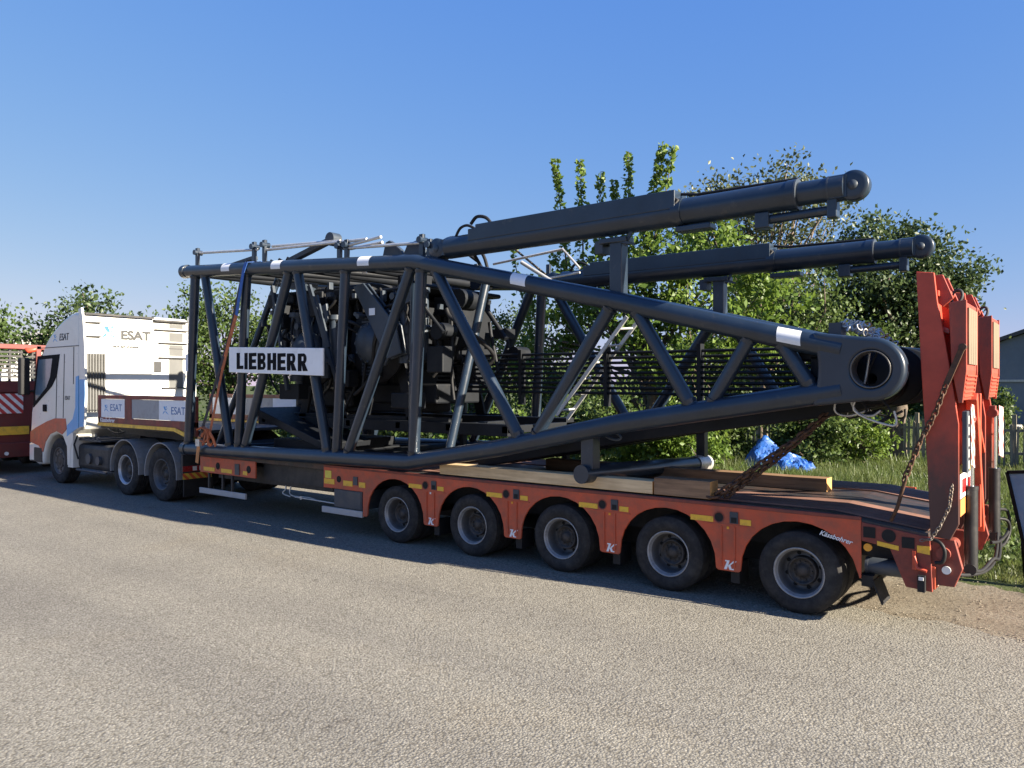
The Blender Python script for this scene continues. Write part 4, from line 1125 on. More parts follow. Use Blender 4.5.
# labels
def on_chord(x, y, path, w, rr, name='label', mat='label', a0=20, a1=110):
    z = lerp(path, x); z2 = lerp(path, x + w)
    b = MB(); n = 8; vs = []
    for k in range(n + 1):
        a = R(a0 + (a1 - a0) * k / n)
        for xx, zz in ((x, z), (x + w, z2)): vs.append((xx, y - rr * math.sin(a), zz + rr * math.cos(a)))
    b.add(vs, [(2 * k, 2 * k + 1, 2 * k + 3, 2 * k + 2) for k in range(n)], 0, True)
    return b.build(name, M[mat], J, fix=False)
for x in (-9.35, -7.98, -5.98): on_chord(x, YN, TOP, 0.24, CR + 0.003)
on_chord(-3.28, YN, TOP, 0.22, CR + 0.003)
lb = on_chord(-0.13, YN, TOP, 0.22, CR + 0.003, a0=30, a1=115)
p = MB(); p.box(-10.46, -10.38, -0.196, -0.190, 2.42, 2.72); p.build('label', M['label'], J)
# rails, brackets and tie rods along the top
p = MB()
for pts in ([(-10.24, -.05, 4.49), (-8.55, -.05, 4.37)], [(-8.3, -.05, 4.34), (-6.9, -.05, 4.28), (-5.95, -.05, 4.24)], [(-8.25, .02, 4.40), (-6.6, .02, 4.30)], [(-6.42, -.05, 4.19), (-5.66, -.05, 4.24)], [(-6.42, -.05, 4.16), (-4.91, -.05, 4.07)], [(-6.42, .06, 4.17), (-5.75, .06, 4.19)]): p.pipe(pts, 0.022, 10)
p.build('tie_rod', M['galv'], J)
p = MB()
for x, z0, z1 in ((-10.30, 4.2, 4.58), (-8.62, 4.1, 4.50), (-8.34, 4.05, 4.50), (-6.52, 3.95, 4.28), (-6.36, 3.95, 4.28), (-4.86, 3.85, 4.18), (-4.72, 3.85, 4.10)):
    p.obox((x, -0.06, z0), (x, -0.06, z1), 0.05, 0.075)
    p.pipe([(x, -0.13, z1 - 0.08), (x, 0.02, z1 - 0.08)], 0.045, 12)
for x, z0, z1 in ((-10.0, 4.15, 4.5), (-8.2, 4.05, 4.4), (-6.2, 3.9, 4.25), (-4.7, 3.8, 4.1)): p.obox((x, 2.65, z0), (x, 2.65, z1), 0.05, 0.075)
p.build('rod_bracket', M['jib'], J, bevel=0.006)
p = MB()
p.obox((-7.9, 0.1, 4.14), (-6.9, 0.1, 4.36), 0.10, 0.08); p.pipe([(-6.85, 0.02, 4.36), (-6.85, 0.18, 4.36)], 0.10, 18); p.obox((-9.9, 0.15, 4.2), (-8.9, 0.15, 4.3), 0.1, 0.06)
p.prism([(-5.75, 3.95), (-5.68, 4.18), (-5.60, 4.20), (-5.38, 4.05), (-5.30, 3.92)], 0.05, 0.12); p.prism([(-5.35, 3.88), (-5.22, 4.10), (-5.02, 4.14), (-4.92, 4.0), (-4.92, 3.84)], 0.02, 0.10)
p.build('link_plate', M['jib_grey'], J, bevel=0.008)
p = MB()
for k in range(9):
    x = -9.95 + 0.22 * k
    p.pipe([(x, 0.2, 4.18 - 0.03 * k * 0.3), (x + 0.1, 0.2, 4.22), (x + 0.2, 0.22, 4.16)], 0.02, 6)
for pts in ([(-4.8, .1, 4.0), (-4.6, .15, 4.12), (-4.35, .15, 4.10), (-4.2, .1, 4.0), (-4.0, .1, 3.72)], [(-4.7, .2, 3.9), (-4.4, .25, 4.02), (-4.1, .25, 3.9), (-3.95, .2, 3.66)], [(-4.5, .3, 4.0), (-4.2, .3, 3.8), (-4.0, .3, 3.55)], [(-4.15, .1, 4.25), (-4.05, .1, 4.33), (-3.9, .1, 4.30), (-3.8, .1, 4.2)]): p.pipe(pts, 0.022, 8)
p.build('hose', M['rubber'], J)
p = MB(); p.pipe([(-4.1, 0.5, 3.78), (-3.0, 0.5, 3.86), (-2.75, 0.5, 3.60)], 0.016, 8); p.pipe([(-3.6, 0.45, 3.75), (-3.1, 0.45, 3.45)], 0.025, 8); p.pipe([(-3.4, 0.5, 3.50), (-2.75, 0.5, 3.55)], 0.014, 8); p.build('guard_rail', M['galv'], J)

# winches and hoisting machinery inside the frame
def winch(cx, cz, r, rf):
    d = MB()
    for k in range(34):
        y = 0.55 + 0.045 * k
        d.lathe([(r - 0.02, y - 0.022), (r, y), (r - 0.02, y + 0.022)], (cx, 0, cz), 32)
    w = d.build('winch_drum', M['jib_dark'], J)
    f = MB()
    for y in (0.42, 2.10): f.lathe([(0.05, y), (rf, y), (rf, y + 0.05), (0.05, y + 0.05)], (cx, 0, cz), 36)
    f.build('flange', M['jib_dark'], w)
    g = MB(); g.lathe([(0.30, 0.40), (0.30, 0.26), (0.24, 0.22), (0.16, 0.14), (0.001, 0.14)], (cx, 0, cz), 24)
    for k in range(12):
        a = k * math.pi / 6
        g.pipe([(cx + .27 * math.cos(a), 0.27, cz + .27 * math.sin(a)), (cx + .27 * math.cos(a), 0.23, cz + .27 * math.sin(a))], 0.02, 6)
    g.build('gearbox', M['jib_grey'], w)
    return w
winch(-7.75, 2.72, 0.40, 0.56)
winch(-6.25, 2.80, 0.42, 0.58)
p = MB()
for y in (0.62, 2.22):
    for xc, zc in ((-7.75, 2.72), (-6.25, 2.80)):
        p.prism([(xc - 0.62, 1.64), (xc - 0.44, 1.64), (xc - 0.14, zc - 0.2), (xc + 0.14, zc - 0.2), (xc + 0.42, 1.64), (xc + 0.60, 1.64), (xc + 0.26, zc + 0.15), (xc - 0.26, zc + 0.15)], y, y + 0.05)
    p.box(-8.9, -5.0, y, y + 0.06, 1.60, 1.72)
p.build('winch_frame', M['jib_dark'], J, bevel=0.01)
# finned oil cooler and upright motors in front of the drums
p = MB(); p.box(-6.52, -6.12, 0.36, 0.50, 2.30, 3.30); p.build('oil_cooler', M['jib_dark'], J, bevel=0.01)
for k in range(18):
    p = MB(); p.box(-6.50, -6.14, 0.345, 0.36, 2.33 + 0.052 * k, 2.35 + 0.052 * k); p.build('radiator_fin', M['jib_grey'], J)
for (x, y, z0, z1, r) in ((-5.55, .35, 2.55, 3.55, .10), (-5.30, .42, 2.6, 3.5, .075), (-7.05, .30, 2.55, 3.20, .09), (-7.30, .34, 2.35, 2.95, .07), (-8.1, .4, 2.3, 3.3, .11)):
    p = MB(); p.pipe([(x, y, z0), (x, y, z1)], r, 18); p.pipe([(x, y, z1 - .02), (x, y, z1 + .05)], r * 1.25, 18); p.pipe([(x, y, z0 - .06), (x, y, z0 + .03)], r * 1.2, 18)
    p.pipe([(x - r * 1.4, y, (z0 + z1) / 2), (x - r * .5, y, (z0 + z1) / 2)], r * .4, 10)
    p.build('hydraulic_motor', M['jib_grey'], J)
rr = random.Random(31)
for k in range(34):                                     # hose runs between the units
    x = rr.uniform(-8.8, -4.6); z = rr.uniform(3.1, 3.75); y = rr.uniform(.15, .6)
    x2 = x + rr.uniform(-.9, .9); z2 = rr.uniform(1.9, 2.9); y2 = rr.uniform(.2, .8); sgm = rr.uniform(-.25, .25)
    P = [(x, y, z), (x + sgm * .3, y, z - .12), (x * .7 + x2 * .3 + sgm, y, z * .68 + z2 * .32), (x * .35 + x2 * .65 + sgm, y2, z * .3 + z2 * .7 - .05), (x2, y2, z2)]
    p = MB(); p.pipe(P, rr.choice((.012, .016, .022, .028)), 8); p.build('hose', M['rubber'] if rr.random() < .75 else M['jib_grey'], J)
p = MB()
for (x, z, w, h) in ((-8.55, 3.1, .30, .42), (-7.6, 3.25, .26, .30), (-7.0, 2.15, .34, .26), (-5.05, 2.35, .30, .36), (-8.35, 1.95, .5, .25), (-5.75, 1.85, .5, .22)):
    p.box(x, x + w, .22, .42, z, z + h)
p.build('control_box', M['jib_dark'], J, bevel=0.015)
p = MB(); p.obox((-7.45, .12, 3.72), (-6.75, .12, 2.15), .04, .07); p.obox((-7.25, .10, 3.55), (-6.95, .10, 2.75), .03, .06); p.obox((-8.5, .2, 3.8), (-8.1, .2, 2.1), .05, .06); p.build('stay_bar', M['jib_grey'], J)
p = MB()
p.box(-9.4, -3.9, 1.95, 2.15, 1.52, 1.70); p.box(-9.4, -3.9, 0.55, 0.72, 1.50, 1.66)
for x in (-9.3, -8.2, -7.1, -6.0, -5.0, -4.0): p.box(x, x + 0.1, 0.55, 2.15, 1.54, 1.64); p.box(x, x + 0.08, 1.98, 2.08, 1.02, 1.52)
p.build('bed_frame', M['jib_dark'], J, bevel=0.006)
p = MB(); p.obox((-8.9, 0.6, 1.75), (-7.0, 0.5, 1.25), 0.9, 0.12); p.box(-8.6, -7.4, 0.3, 1.9, 1.08, 1.30); p.build('counter_tray', M['jib_dark'], J, bevel=0.01)
p = MB()                                               # pulley block plates hanging at an angle
for y in (0.10, 0.20): p.prism([(-6.42, 3.62), (-6.20, 3.66), (-5.52, 3.02), (-5.42, 2.62), (-5.72, 2.54), (-5.98, 2.95)], y, y + 0.03)
p.build('pulley_plate', M['jib_grey'], J, bevel=0.012)
p = MB(); p.box(-6.06, -5.94, 0.090, 0.097, 3.18, 3.28); p.box(-6.18, -6.08, 0.06, 0.067, 3.78, 3.86); p.build('label', M['label'], J)
p = MB(); p.prism([(-7.25, 3.35), (-7.05, 3.42), (-7.0, 3.18), (-7.12, 3.05)], 0.12, 0.16); p.prism([(-5.48, 3.70), (-5.28, 3.72), (-5.22, 3.35), (-5.40, 3.30)], 0.14, 0.2); p.prism([(-5.35, 3.2), (-5.2, 3.25), (-5.18, 2.95), (-5.3, 2.9)], 0.3, 0.36)
p.prism([(-8.5, 3.86), (-7.7, 3.80), (-7.75, 3.68), (-8.2, 3.74)], 0.25, 0.5)
p.build('mount_plate', M['jib_grey'], J, bevel=0.008)
p = MB(); rr = random.Random(5)
for k in range(46):
    x = rr.uniform(-8.9, -4.6); y = rr.uniform(0.25, 1.9); z = rr.uniform(2.2, 3.75)
    a = rr.random()
    if a < 0.45: p.pipe([(x, y, z), (x + rr.uniform(-.3, .3), y, z - rr.uniform(.1, .4)), (x + rr.uniform(-.5, .5), y + rr.uniform(-.1, .1), z - rr.uniform(.4, .8))], rr.uniform(.015, .035), 8)
    elif a < 0.8: p.box(x, x + rr.uniform(.08, .35), y, y + rr.uniform(.1, .4), z, z + rr.uniform(.08, .3))
    else: p.pipe([(x, y, z), (x, y + 0.3, z)], rr.uniform(.06, .15), 14)
p.build('hydraulic_fitting', M['jib_dark'], J)
p = MB(); rr = random.Random(9)
for k in range(24):
    x = rr.uniform(-8.8, -4.8); y = rr.uniform(0.15, 0.4); z = rr.uniform(2.5, 3.7)
    if rr.random() < 0.5: p.box(x, x + rr.uniform(.04, .12), y, y + 0.08, z, z + rr.uniform(.05, .16))
    else: p.pipe([(x, y, z), (x, y + 0.12, z)], rr.uniform(.03, .07), 12)
p.build('valve_block', M['jib_grey'], J, bevel=0.006)
p = MB(); p.box(-8.7, -5.3, 0.5, 2.2, 3.55, 3.62); p.box(-6.9, -5.5, 0.9, 1.9, 1.9, 2.2); p.box(-6.5, -5.8, 0.95, 1.9, 2.75, 3.5); p.box(-9.3, -7.7, 1.25, 2.1, 2.45, 3.6); p.box(-8.6, -7.2, 1.0, 2.0, 2.1, 2.5); p.box(-7.4, -6.6, 1.9, 2.4, 2.0, 3.6); p.build('drive_housing', M['jib_dark'], J, bevel=0.03)
for (x0, x1, y0, y1, z0, z1) in ((-9.35, -8.45, 0.95, 1.7, 2.55, 3.72), (-8.45, -7.35, 0.90, 1.8, 1.82, 3.60), (-7.30, -6.10, 1.0, 1.9, 1.75, 3.55), (-9.1, -8.2, 1.1, 1.9, 1.70, 2.5), (-6.1, -5.35, 1.2, 2.0, 2.55, 3.5), (-9.0, -6.4, 0.45, 0.9, 3.48, 3.72)):
    p = MB(); p.box(x0, x1, y0, y1, z0, z1)
    for k in range(3):
        xx = x0 + (x1 - x0) * (0.12 + 0.28 * k); p.box(xx, xx + (x1 - x0) * 0.18, y0 - 0.05, y0 + 0.01, z0 + (z1 - z0) * 0.15, z1 - (z1 - z0) * 0.2)
    p.build('drive_housing', M['jib_dark'], J, bevel=0.03)
# stacked pendant bars
for k in range(9):
    p = MB(); z = 2.09 + 0.066 * k
    p.pipe([(-5.9, 1.35 + 0.03 * (k % 2), z), (0.10, 1.35 + 0.03 * (k % 2), z - 0.03)], 0.019, 8); p.build('pendant_bar', M['jib_dark'], J)
p = MB()
for x in (-5.6, -4.3, -2.9, -1.6, -0.4): p.box(x, x + 0.05, 1.31, 1.42, 1.9, 2.68)
p.build('bar_hanger', M['jib_dark'], J)
# parking foot: near post, cross tube, far post
p = MB(); p.box(-2.36, -2.20, -0.10, 0.06, 1.24, 1.64); p.box(-2.15, -2.02, 2.52, 2.64, 1.16, 1.70); p.build('foot_post', M['jib'], J, bevel=0.012)
p = MB(); p.pipe([(-2.32, -0.16, 1.185), (-2.08, 2.62, 1.10)], 0.105, 22); p.build('foot_tube', M['jib'], J)
p = MB(); p.pipe([(-2.10, 2.36, 1.108), (-2.075, 2.70, 1.098)], 0.115, 22); p.build('foot_collar', M['galv'], J)
p = MB(); p.torus((-2.02, 0.02, 1.62), (1, 0, -0.2), (0, 0.1, 1), 0.11, 0.04, 0.014, 16, 8); p.build('shackle', M['jib_grey'], J)
# posts that carry the two cylinders
for x, y, zt in ((-1.94, 0.02, 3.80), (-1.82, 2.57, 3.64)):
    zb = lerp(TOP, x) + 0.08
    p = MB(); p.box(x - 0.075, x + 0.075, y - 0.075, y + 0.075, zb - 0.06, zt); p.box(x - 0.20, x + 0.14, y - 0.10, y + 0.10, zt - 0.06, zt); p.build('support_post', M['jib'], J, bevel=0.010)
    p = MB(); p.obox((x + 0.10, y - 0.05, zt - 0.10), (x + 0.22, y - 0.05, zt + 0.10), 0.02, 0.035); p.obox((x + 0.06, y - 0.08, zt - 0.05), (x + 0.24, y - 0.08, zt - 0.10), 0.02, 0.025); p.box(x - 0.26, x - 0.16, y - 0.08, y + 0.08, zt - 0.16, zt - 0.02); p.build('clamp', M['jib_grey'], J)

# maker's sign on the lattice
G = empty('sign_board', (-7.83, -0.24, 2.30))
tag(G, 'white rectangular sign with heavy black lettering hung across the lattice braces', 'sign')
p = MB(); p.prism([(-9.02, 2.80), (-6.65, 2.715), (-6.65, 2.315), (-9.02, 2.39)], -0.262, -0.232); p.build('panel', M['sign'], G, bevel=0.005)
b = MB()
def glyph(ch, x, z, w, h, t):
    y0, y1 = -0.2655, -0.2622
    def r(xa, xb, za, zb): b.box(x + xa, x + xb, y0, y1, z + za, z + zb)
    def arcp(cx, cz, rx, rz, tx, tz, xl):
        n = 12; vs = []; 
        for k in range(n + 1):
            a = -math.pi / 2 + math.pi * k / n
            vs += [(x + cx + rx * math.cos(a), z + cz + rz * math.sin(a)), (x + cx + max(0.001, rx - tx) * math.cos(a), z + cz + max(0.001, rz - tz) * math.sin(a))]
        v3 = [(u, y0, q) for u, q in vs] + [(u, y1, q) for u, q in vs]; m = len(vs); fs = []
        for k in range(n):
            o = 2 * k
            fs += [(o, o + 2, o + 3, o + 1), (m + o, m + o + 1, m + o + 3, m + o + 2), (o, m + o, m + o + 2, o + 2)]
        b.add(v3, fs)
        r(xl, cx, cz + rz - tz, cz + rz); r(xl, cx, cz - rz, cz - rz + tz)
    if ch == 'I': r(0, t, 0, h); return t
    r(0, t, 0, h)
    ht = t * 0.62
    if ch == 'L': r(t, w * .9, 0, ht); return w * .9
    if ch == 'E': r(t, w, 0, ht); r(t, w, h - ht, h); r(t, w * .92, h / 2 - ht / 2, h / 2 + ht / 2); return w
    if ch == 'H': r(w - t + .02, w + .02, 0, h); r(t, w - t + .02, h / 2 - ht / 2, h / 2 + ht / 2); return w + .02
    if ch == 'B':
        arcp(w - h * .27, h * .735, h * .27, h * .265, t * .95, ht * .85, t); arcp(w - h * .26, h * .26, h * .28, h * .26, t * .95, ht * .85, t); return w + .02
    if ch == 'R':
        arcp(w - h * .28, h * .70, h * .28, h * .30, t * .95, ht * .85, t)
        b.prism([(x + t, z + h * .42), (x + t + .08, z + h * .42), (x + w + .03, z), (x + w - t - .0, z)], y0, y1); return w + .03
xc = -8.80
for ch in 'LIEBHERR':
    xc += glyph(ch, xc, 2.437 - (xc + 8.8) * 0.032, 0.205, 0.262, 0.088) + 0.030
b.build('lettering', M['black'], G)

# ------------------------------------------------------------------ luffing cylinders on their posts
def cylinder(name, x0, x1, y, z0, z1, label):
    C_ = empty(name, ((x0 + x1) / 2, y, (z0 + z1) / 2 - 0.2))
    tag(C_, label, 'hydraulic cylinder', 'luffing cylinders carried above the jib')
    L = x1 - x0
    def P(t, dy=0, dz=0): return (x0 + L * t, y + dy, z0 + (z1 - z0) * t + dz)
    p = MB(); p.pipe([P(0.03), P(0.90)], 0.140, 28); p.pipe([P(0.885), P(0.902)], 0.146, 28); p.pipe([P(0.655), P(0.675)], 0.150, 28); p.build('barrel', M['jib'], C_)
    p = MB(); p.pipe([P(0.90), P(0.965)], 0.112, 24); p.pipe([P(0.955), P(0.985)], 0.122, 24); p.build('piston_rod', M['jib'], C_)
    p = MB()
    e = P(1.0)
    p.lathe([(0.001, -0.066), (0.10, -0.066), (0.128, -0.060), (0.136, -0.050), (0.136, 0.050), (0.128, 0.060), (0.10, 0.066), (0.001, 0.066)], e, 36); p.obox(P(0.96), P(0.99), 0.15, 0.20)
    p.build('rod_eye', M['jib'], C_)
    p = MB(); p.lathe([(0.001, -0.072), (0.045, -0.072), (0.045, -0.066)], e, 20); p.build('eye_bush', M['jib_grey'], C_)
    p = MB(); e = P(0.0); p.lathe([(0.001, -0.10), (0.12, -0.10), (0.135, -0.09), (0.135, 0.09), (0.12, 0.10), (0.001, 0.10)], e, 28); p.obox(P(0.0), P(0.05), 0.19, 0.20); p.lathe([(0.05, -0.108), (0.03, -0.115), (0.001, -0.115)], e, 16); p.build('base_eye', M['jib'], C_)
    t0, t1 = 0.115, 0.665
    p = MB(); a, c = P(t0), P(t1)
    p.prism([(a[0], a[2] + 0.02), (c[0], c[2] + 0.02), (c[0], c[2] + 0.215), (a[0] + 0.12, a[2] + 0.215), (a[0] + 0.12, a[2] + 0.17), (a[0], a[2] + 0.17)], y - 0.145, y + 0.145)
    p.prism([(a[0] - 0.15, a[2] + 0.02), (a[0], a[2] + 0.02), (a[0], a[2] + 0.12), (a[0] - 0.15, a[2] + 0.12)], y - 0.10, y + 0.10)
    p.build('top_housing', M['jib'], C_, bevel=0.008)
    p = MB(); p.pipe([P(0.66, 0.02, 0.20), P(0.70, 0.02, 0.165), P(0.90, 0.02, 0.155)], 0.016, 8); p.pipe([P(0.06, -0.05, 0.12), P(0.075, -0.05, 0.22), P(0.10, -0.05, 0.24), P(0.13, -0.05, 0.16)], 0.018, 8); p.pipe([P(0.655, -0.10, 0.16), P(0.67, -0.12, 0.10), P(0.66, -0.13, 0.04)], 0.014, 8); p.build('hydraulic_line', M['rubber'], C_)
    p = MB(); a, c = P(0.835), P(0.965)
    p.box(a[0] - 0.06, a[0] + 0.08, y - 0.07, y + 0.07, a[2] - 0.285, a[2] - 0.13); p.pipe([(a[0], y, a[2] - 0.20), (c[0], y, c[2] - 0.19)], 0.045, 14); p.box(c[0] - 0.05, c[0] + 0.04, y - 0.06, y + 0.06, c[2] - 0.27, c[2] - 0.09)
    p.box(P(0.66)[0], P(0.735)[0], y - 0.08, y + 0.08, z1 - 0.225, z1 - 0.165)
    p.build('rod_guide', M['jib'], C_, bevel=0.012)
    p = MB(); p.pipe([P(0.90), P(0.9035)], 0.1475, 28); p.pipe([P(0.957), P(0.960)], 0.1235, 24); p.build('seal_ring', M['jib_grey'], C_)
    return C_
cylinder('hydraulic_cylinder', -4.58, 0.51, 0.0, 3.955, 3.99, 'near luffing cylinder with round rod eye nearest the camera above the jib')
cylinder('hydraulic_cylinder', -4.50, 0.63, 2.55, 3.80, 3.785, 'far luffing cylinder behind, lower in view, its eye just above the red ramps')

# ------------------------------------------------------------------ loose things on the load
def chain(name, pts, link, r, mat, label, cat='chain', sag=0.0):
    P = [Vector(p) for p in pts]
    segs = [(P[i + 1] - P[i]).length for i in range(len(P) - 1)]
    tot = sum(segs)
    n = max(3, int(tot / (link * 1.45)))
    b = MB()
    for k in range(n):
        d = (k + 0.5) / n * tot
        i = 0
        while i < len(segs) - 1 and d > segs[i]: d -= segs[i]; i += 1
        t = (P[i + 1] - P[i]).normalized()
        c = P[i] + t * d
        c.z -= sag * math.sin(math.pi * (k + .5) / n)
        a = t.orthogonal().normalized(); bq = t.cross(a)
        v = a if k % 2 else bq
        v = (v + (bq if k % 2 else a) * random.uniform(-.35, .35)).normalized()
        b.torus(c, t, v, link, link * 0.62, r, 10, 6)
    return b, P
b, P = chain('c', [(-0.82, 0.05, 1.06), (-0.42, 0.08, 1.40), (-0.05, 0.10, 1.68), (0.25, 0.4, 1.98)], 0.046, 0.015, None, '', sag=0.03)
b2, P = chain('c', [(-0.74, 0.09, 1.05), (-0.40, 0.11, 1.36), (-0.02, 0.13, 1.70), (0.27, 0.42, 1.99)], 0.042, 0.013, None, '', sag=0.05)
b.add(b2.v, b2.f, 0, True)
b.torus((-0.86, 0.05, 1.055), (1, 0, 0), (0, 1, 0.3), 0.07, 0.06, 0.014, 14, 6)
tag(b.build('lashing_chain', M['rust'], fix=False), 'heavy rusty lashing chain rising from the deck edge beside the timber to the jib', 'chain', 'rusty lashing chains')
b, P = chain('c', [(0.92, -0.03, 1.34), (1.06, -0.035, 1.72), (1.10, -0.035, 1.80), (1.17, -0.04, 1.95), (1.25, -0.04, 2.19)], 0.033, 0.0095, None, '')
b.pipe([(0.80, 0.06, 0.97), (0.86, 0.02, 1.10), (0.93, -0.03, 1.34)], 0.016, 8)
b.obox((1.25, -0.04, 2.19), (1.37, -0.04, 2.50), 0.030, 0.045); b.pipe([(1.37, -0.06, 2.50), (1.37, 0.0, 2.50)], 0.030, 12)
tag(b.build('lashing_chain', M['rust'], fix=False), 'chain with long lever binder leading up the side of the near ramp', 'chain', 'rusty lashing chains')
b, P = chain('c', [(1.29, -0.02, 1.34), (1.27, -0.03, 1.15), (1.20, -0.03, 0.98), (1.13, -0.03, 0.86), (1.05, -0.03, 0.84)], 0.020, 0.006, None, '')
tag(b.build('safety_chain', M['rust_light'], fix=False), 'thin pale safety chain hanging at the foot of the near ramp', 'chain')

Lr = empty('ladder', (-3.0, 1.2, 1.75))
tag(Lr, 'aluminium ladder leaning inside the lattice jib', 'ladder')
A0, A1 = Vector((-3.58, 1.22, 1.77)), Vector((-2.50, 1.22, 3.05))
B0, B1 = A0 + Vector((0.06, 0.27, 0.02)), A1 + Vector((0.06, 0.27, 0.02))
for q0, q1 in ((A0, A1), (B0 - (B1 - B0) * 0.06, B1)):
    p = MB(); p.obox(q0, q1, 0.024, 0.048); p.build('rail', M['alu'], Lr)
for k in range(6):
    t = (k + 0.3) / 6
    p = MB(); p.pipe([A0.lerp(A1, t), B0.lerp(B1, t)], 0.016, 10); p.build('rung', M['alu'], Lr)

def timber(x0, x1, y0, y1, z0, z1, mat, label):
    b = MB(); n = 8
    vs = []; fs = []
    for k in range(n + 1):
        x = x0 + (x1 - x0) * k / n
        j = random.uniform(-.004, .004)
        for yy, zz in ((y0, z0), (y1, z0), (y1, z1 + j), (y0, z1 + j)): vs.append((x, yy, zz))
    for k in range(n):
        o = 4 * k
        for q in range(4): fs.append((o + q, o + (q + 1) % 4, o + 4 + (q + 1) % 4, o + 4 + q))
    b.add(vs, fs); b.add(vs[:4], [(3, 2, 1, 0)], 1); b.add(vs[-4:], [(0, 1, 2, 3)], 1)
    o = b.build('timber_beam', [M[mat], M['timber_end']], bevel=0.004)
    return tag(o, label, 'timber', 'timber beams laid on the deck')
timber(-4.60, -1.52, 0.0, 0.20, 1.017, 1.150, 'timber_new', 'long pale timber beam along the near deck edge under the jib')
timber(-1.50, -0.87, 0.0, 0.20, 1.017, 1.195, 'timber_old', 'short brown timber beam with orange end beside the rusty chain')
timber(-3.9, -0.12, 1.42, 1.62, 1.003, 1.145, 'timber_old', 'long brown timber beam on the middle of the deck behind the foot tube')

# ratchet straps
def ribbon(b, pts, w, mi=0, t=0.006, wdir=(1, 0, 0)):
    pts = [Vector(p) for p in pts]
    for a, c in zip(pts[:-1], pts[1:]): b.obox(a, c, t, w, mi, wdir)
b = MB()
ribbon(b, [(-8.55, 0.05, 4.19), (-8.62, -0.21, 4.15), (-8.68, -0.22, 4.02), (-8.86, -0.23, 3.31)], 0.075, 0)
ribbon(b, [(-8.86, -0.235, 3.31), (-9.08, -0.235, 2.85), (-9.26, -0.235, 2.43)], 0.085, 1)
ribbon(b, [(-9.26, -0.232, 2.43), (-9.62, -0.232, 1.40)], 0.06, 1)
ribbon(b, [(-8.70, -0.215, 4.0), (-9.05, -0.23, 3.0), (-9.40, -0.24, 2.30), (-9.92, -0.24, 1.28)], 0.07, 2)
ribbon(b, [(-9.92, -0.25, 1.30), (-10.0, -0.25, 0.85)], 0.09, 3)
rr = random.Random(3)
pth = []
for k in range(40):
    f = k / 39
    pth.append((-9.86 + 0.30 * f + 0.05 * math.sin(9 * f), -0.25 + 0.03 * math.sin(14 * f), 1.30 + 0.13 * math.sin(13 * f) * (1 - 0.4 * f) - 0.05 * f))
ribbon(b, pth, 0.05, 1, 0.012, (0.3, 0.2, 1))
ribbon(b, [(-9.95, -.26, 1.42), (-9.80, -.27, 1.47), (-9.66, -.26, 1.43), (-9.60, -.25, 1.30), (-9.72, -.25, 1.22), (-9.88, -.26, 1.25)], 0.06, 1, 0.02, (0, 1, 0.2))
ribbon(b, [(-9.62, -.25, 1.40), (-9.50, -.26, 1.30), (-9.42, -.25, 1.16)], 0.06, 1, 0.012, (1, 0, 1))
b.box(-9.98, -9.86, -0.29, -0.24, 1.14, 1.26, 4)
tag(b.build('ratchet_strap', [M['strap_blue'], M['strap_orange'], M['strap_dark'], M['orange'], M['galv']]), 'blue and orange ratchet strap tied down over the front end of the jib', 'strap')

# slings and chain heap on the head
b = MB(); rr = random.Random(21)
for k in range(70):
    t = rr.random()
    c = (0.35 + 0.42 * t, rr.uniform(-0.05, 0.5), 2.74 - 0.22 * t * t + rr.uniform(-.03, .05))
    u = Vector((rr.uniform(-1, 1), rr.uniform(-1, 1), rr.uniform(-1, 1))).normalized(); v = u.orthogonal()
    b.torus(c, u, v, 0.036, 0.024, 0.0075, 10, 6, 0 if rr.random() > .12 else 1)
b.box(0.27, 0.38, 0.05, 0.24, 2.62, 2.76, 2)
tag(b.build('chain_sling', [M['galv'], M['orange'], M['jib']], fix=False), 'heap of pale chain slings lying over the rounded jib head', 'chain')
b = MB(); rr = random.Random(22)
for k in range(7):
    x = 0.35 + rr.uniform(0, .35); y = rr.uniform(.0, .8)
    b.pipe([(x, y, 2.5), (x + rr.uniform(-.1, .1), y, 2.2), (x + rr.uniform(-.15, .1), y, 1.95), (x + rr.uniform(-.1, .2), y, 1.80 + rr.uniform(0, .1)), (x + .2, y, 1.95)], 0.011, 8, rr.choice((0, 0, 0, 0, 1)))
b.pipe([(0.5, -0.02, 2.5), (0.5, 0.9, 2.5)], 0.25 * 0.1, 8, 0)
tag(b.build('rope_bundle', [M['rubber'], M['galv']]), 'loose ropes dangling from the jib head through the round eye', 'rope')

# ------------------------------------------------------------------ red trailer parked ahead
V = empty('parked_trailer', (-20.5, 0.6, 0))
tag(V, 'second red lowloader parked ahead of the white cab, its striped tail showing', 'trailer')
p = MB()
p.box(-18.95, -18.80, -0.62, -0.50, 0.55, 3.16); p.box(-18.95, -18.80, 0.62, 0.74, 0.55, 3.16); p.box(-18.95, -18.80, -0.62, 1.85, 3.06, 3.18); p.box(-18.93, -18.82, -0.5, 0.62, 2.0, 2.28)
p.box(-18.95, -18.85, -0.5, 0.62, 0.75, 2.0)
p.box(-18.95, -18.80, 1.73, 1.85, 0.55, 3.16); p.box(-18.95, -18.85, 0.74, 1.73, 0.75, 2.3)
p.build('ramp', M['far_red_shaded'], V, bevel=0.015)
p = MB(); p.box(-30, -18.98, -0.64, 1.86, 0.72, 0.98); p.box(-19.2, -18.78, -0.64, 1.86, 0.42, 0.78); p.build('deck', M['far_red_shaded'], V, bevel=0.02)
p = MB()
for k in range(7): p.box(-18.92, -18.86, -0.5, 0.62, 2.36 + 0.1 * k, 2.41 + 0.1 * k)
for k in range(5): p.box(-18.94, -18.87, -0.46 + 0.25 * k, -0.42 + 0.25 * k, 2.28, 3.06)
p.build('ramp_grid', M['chassis'], V)
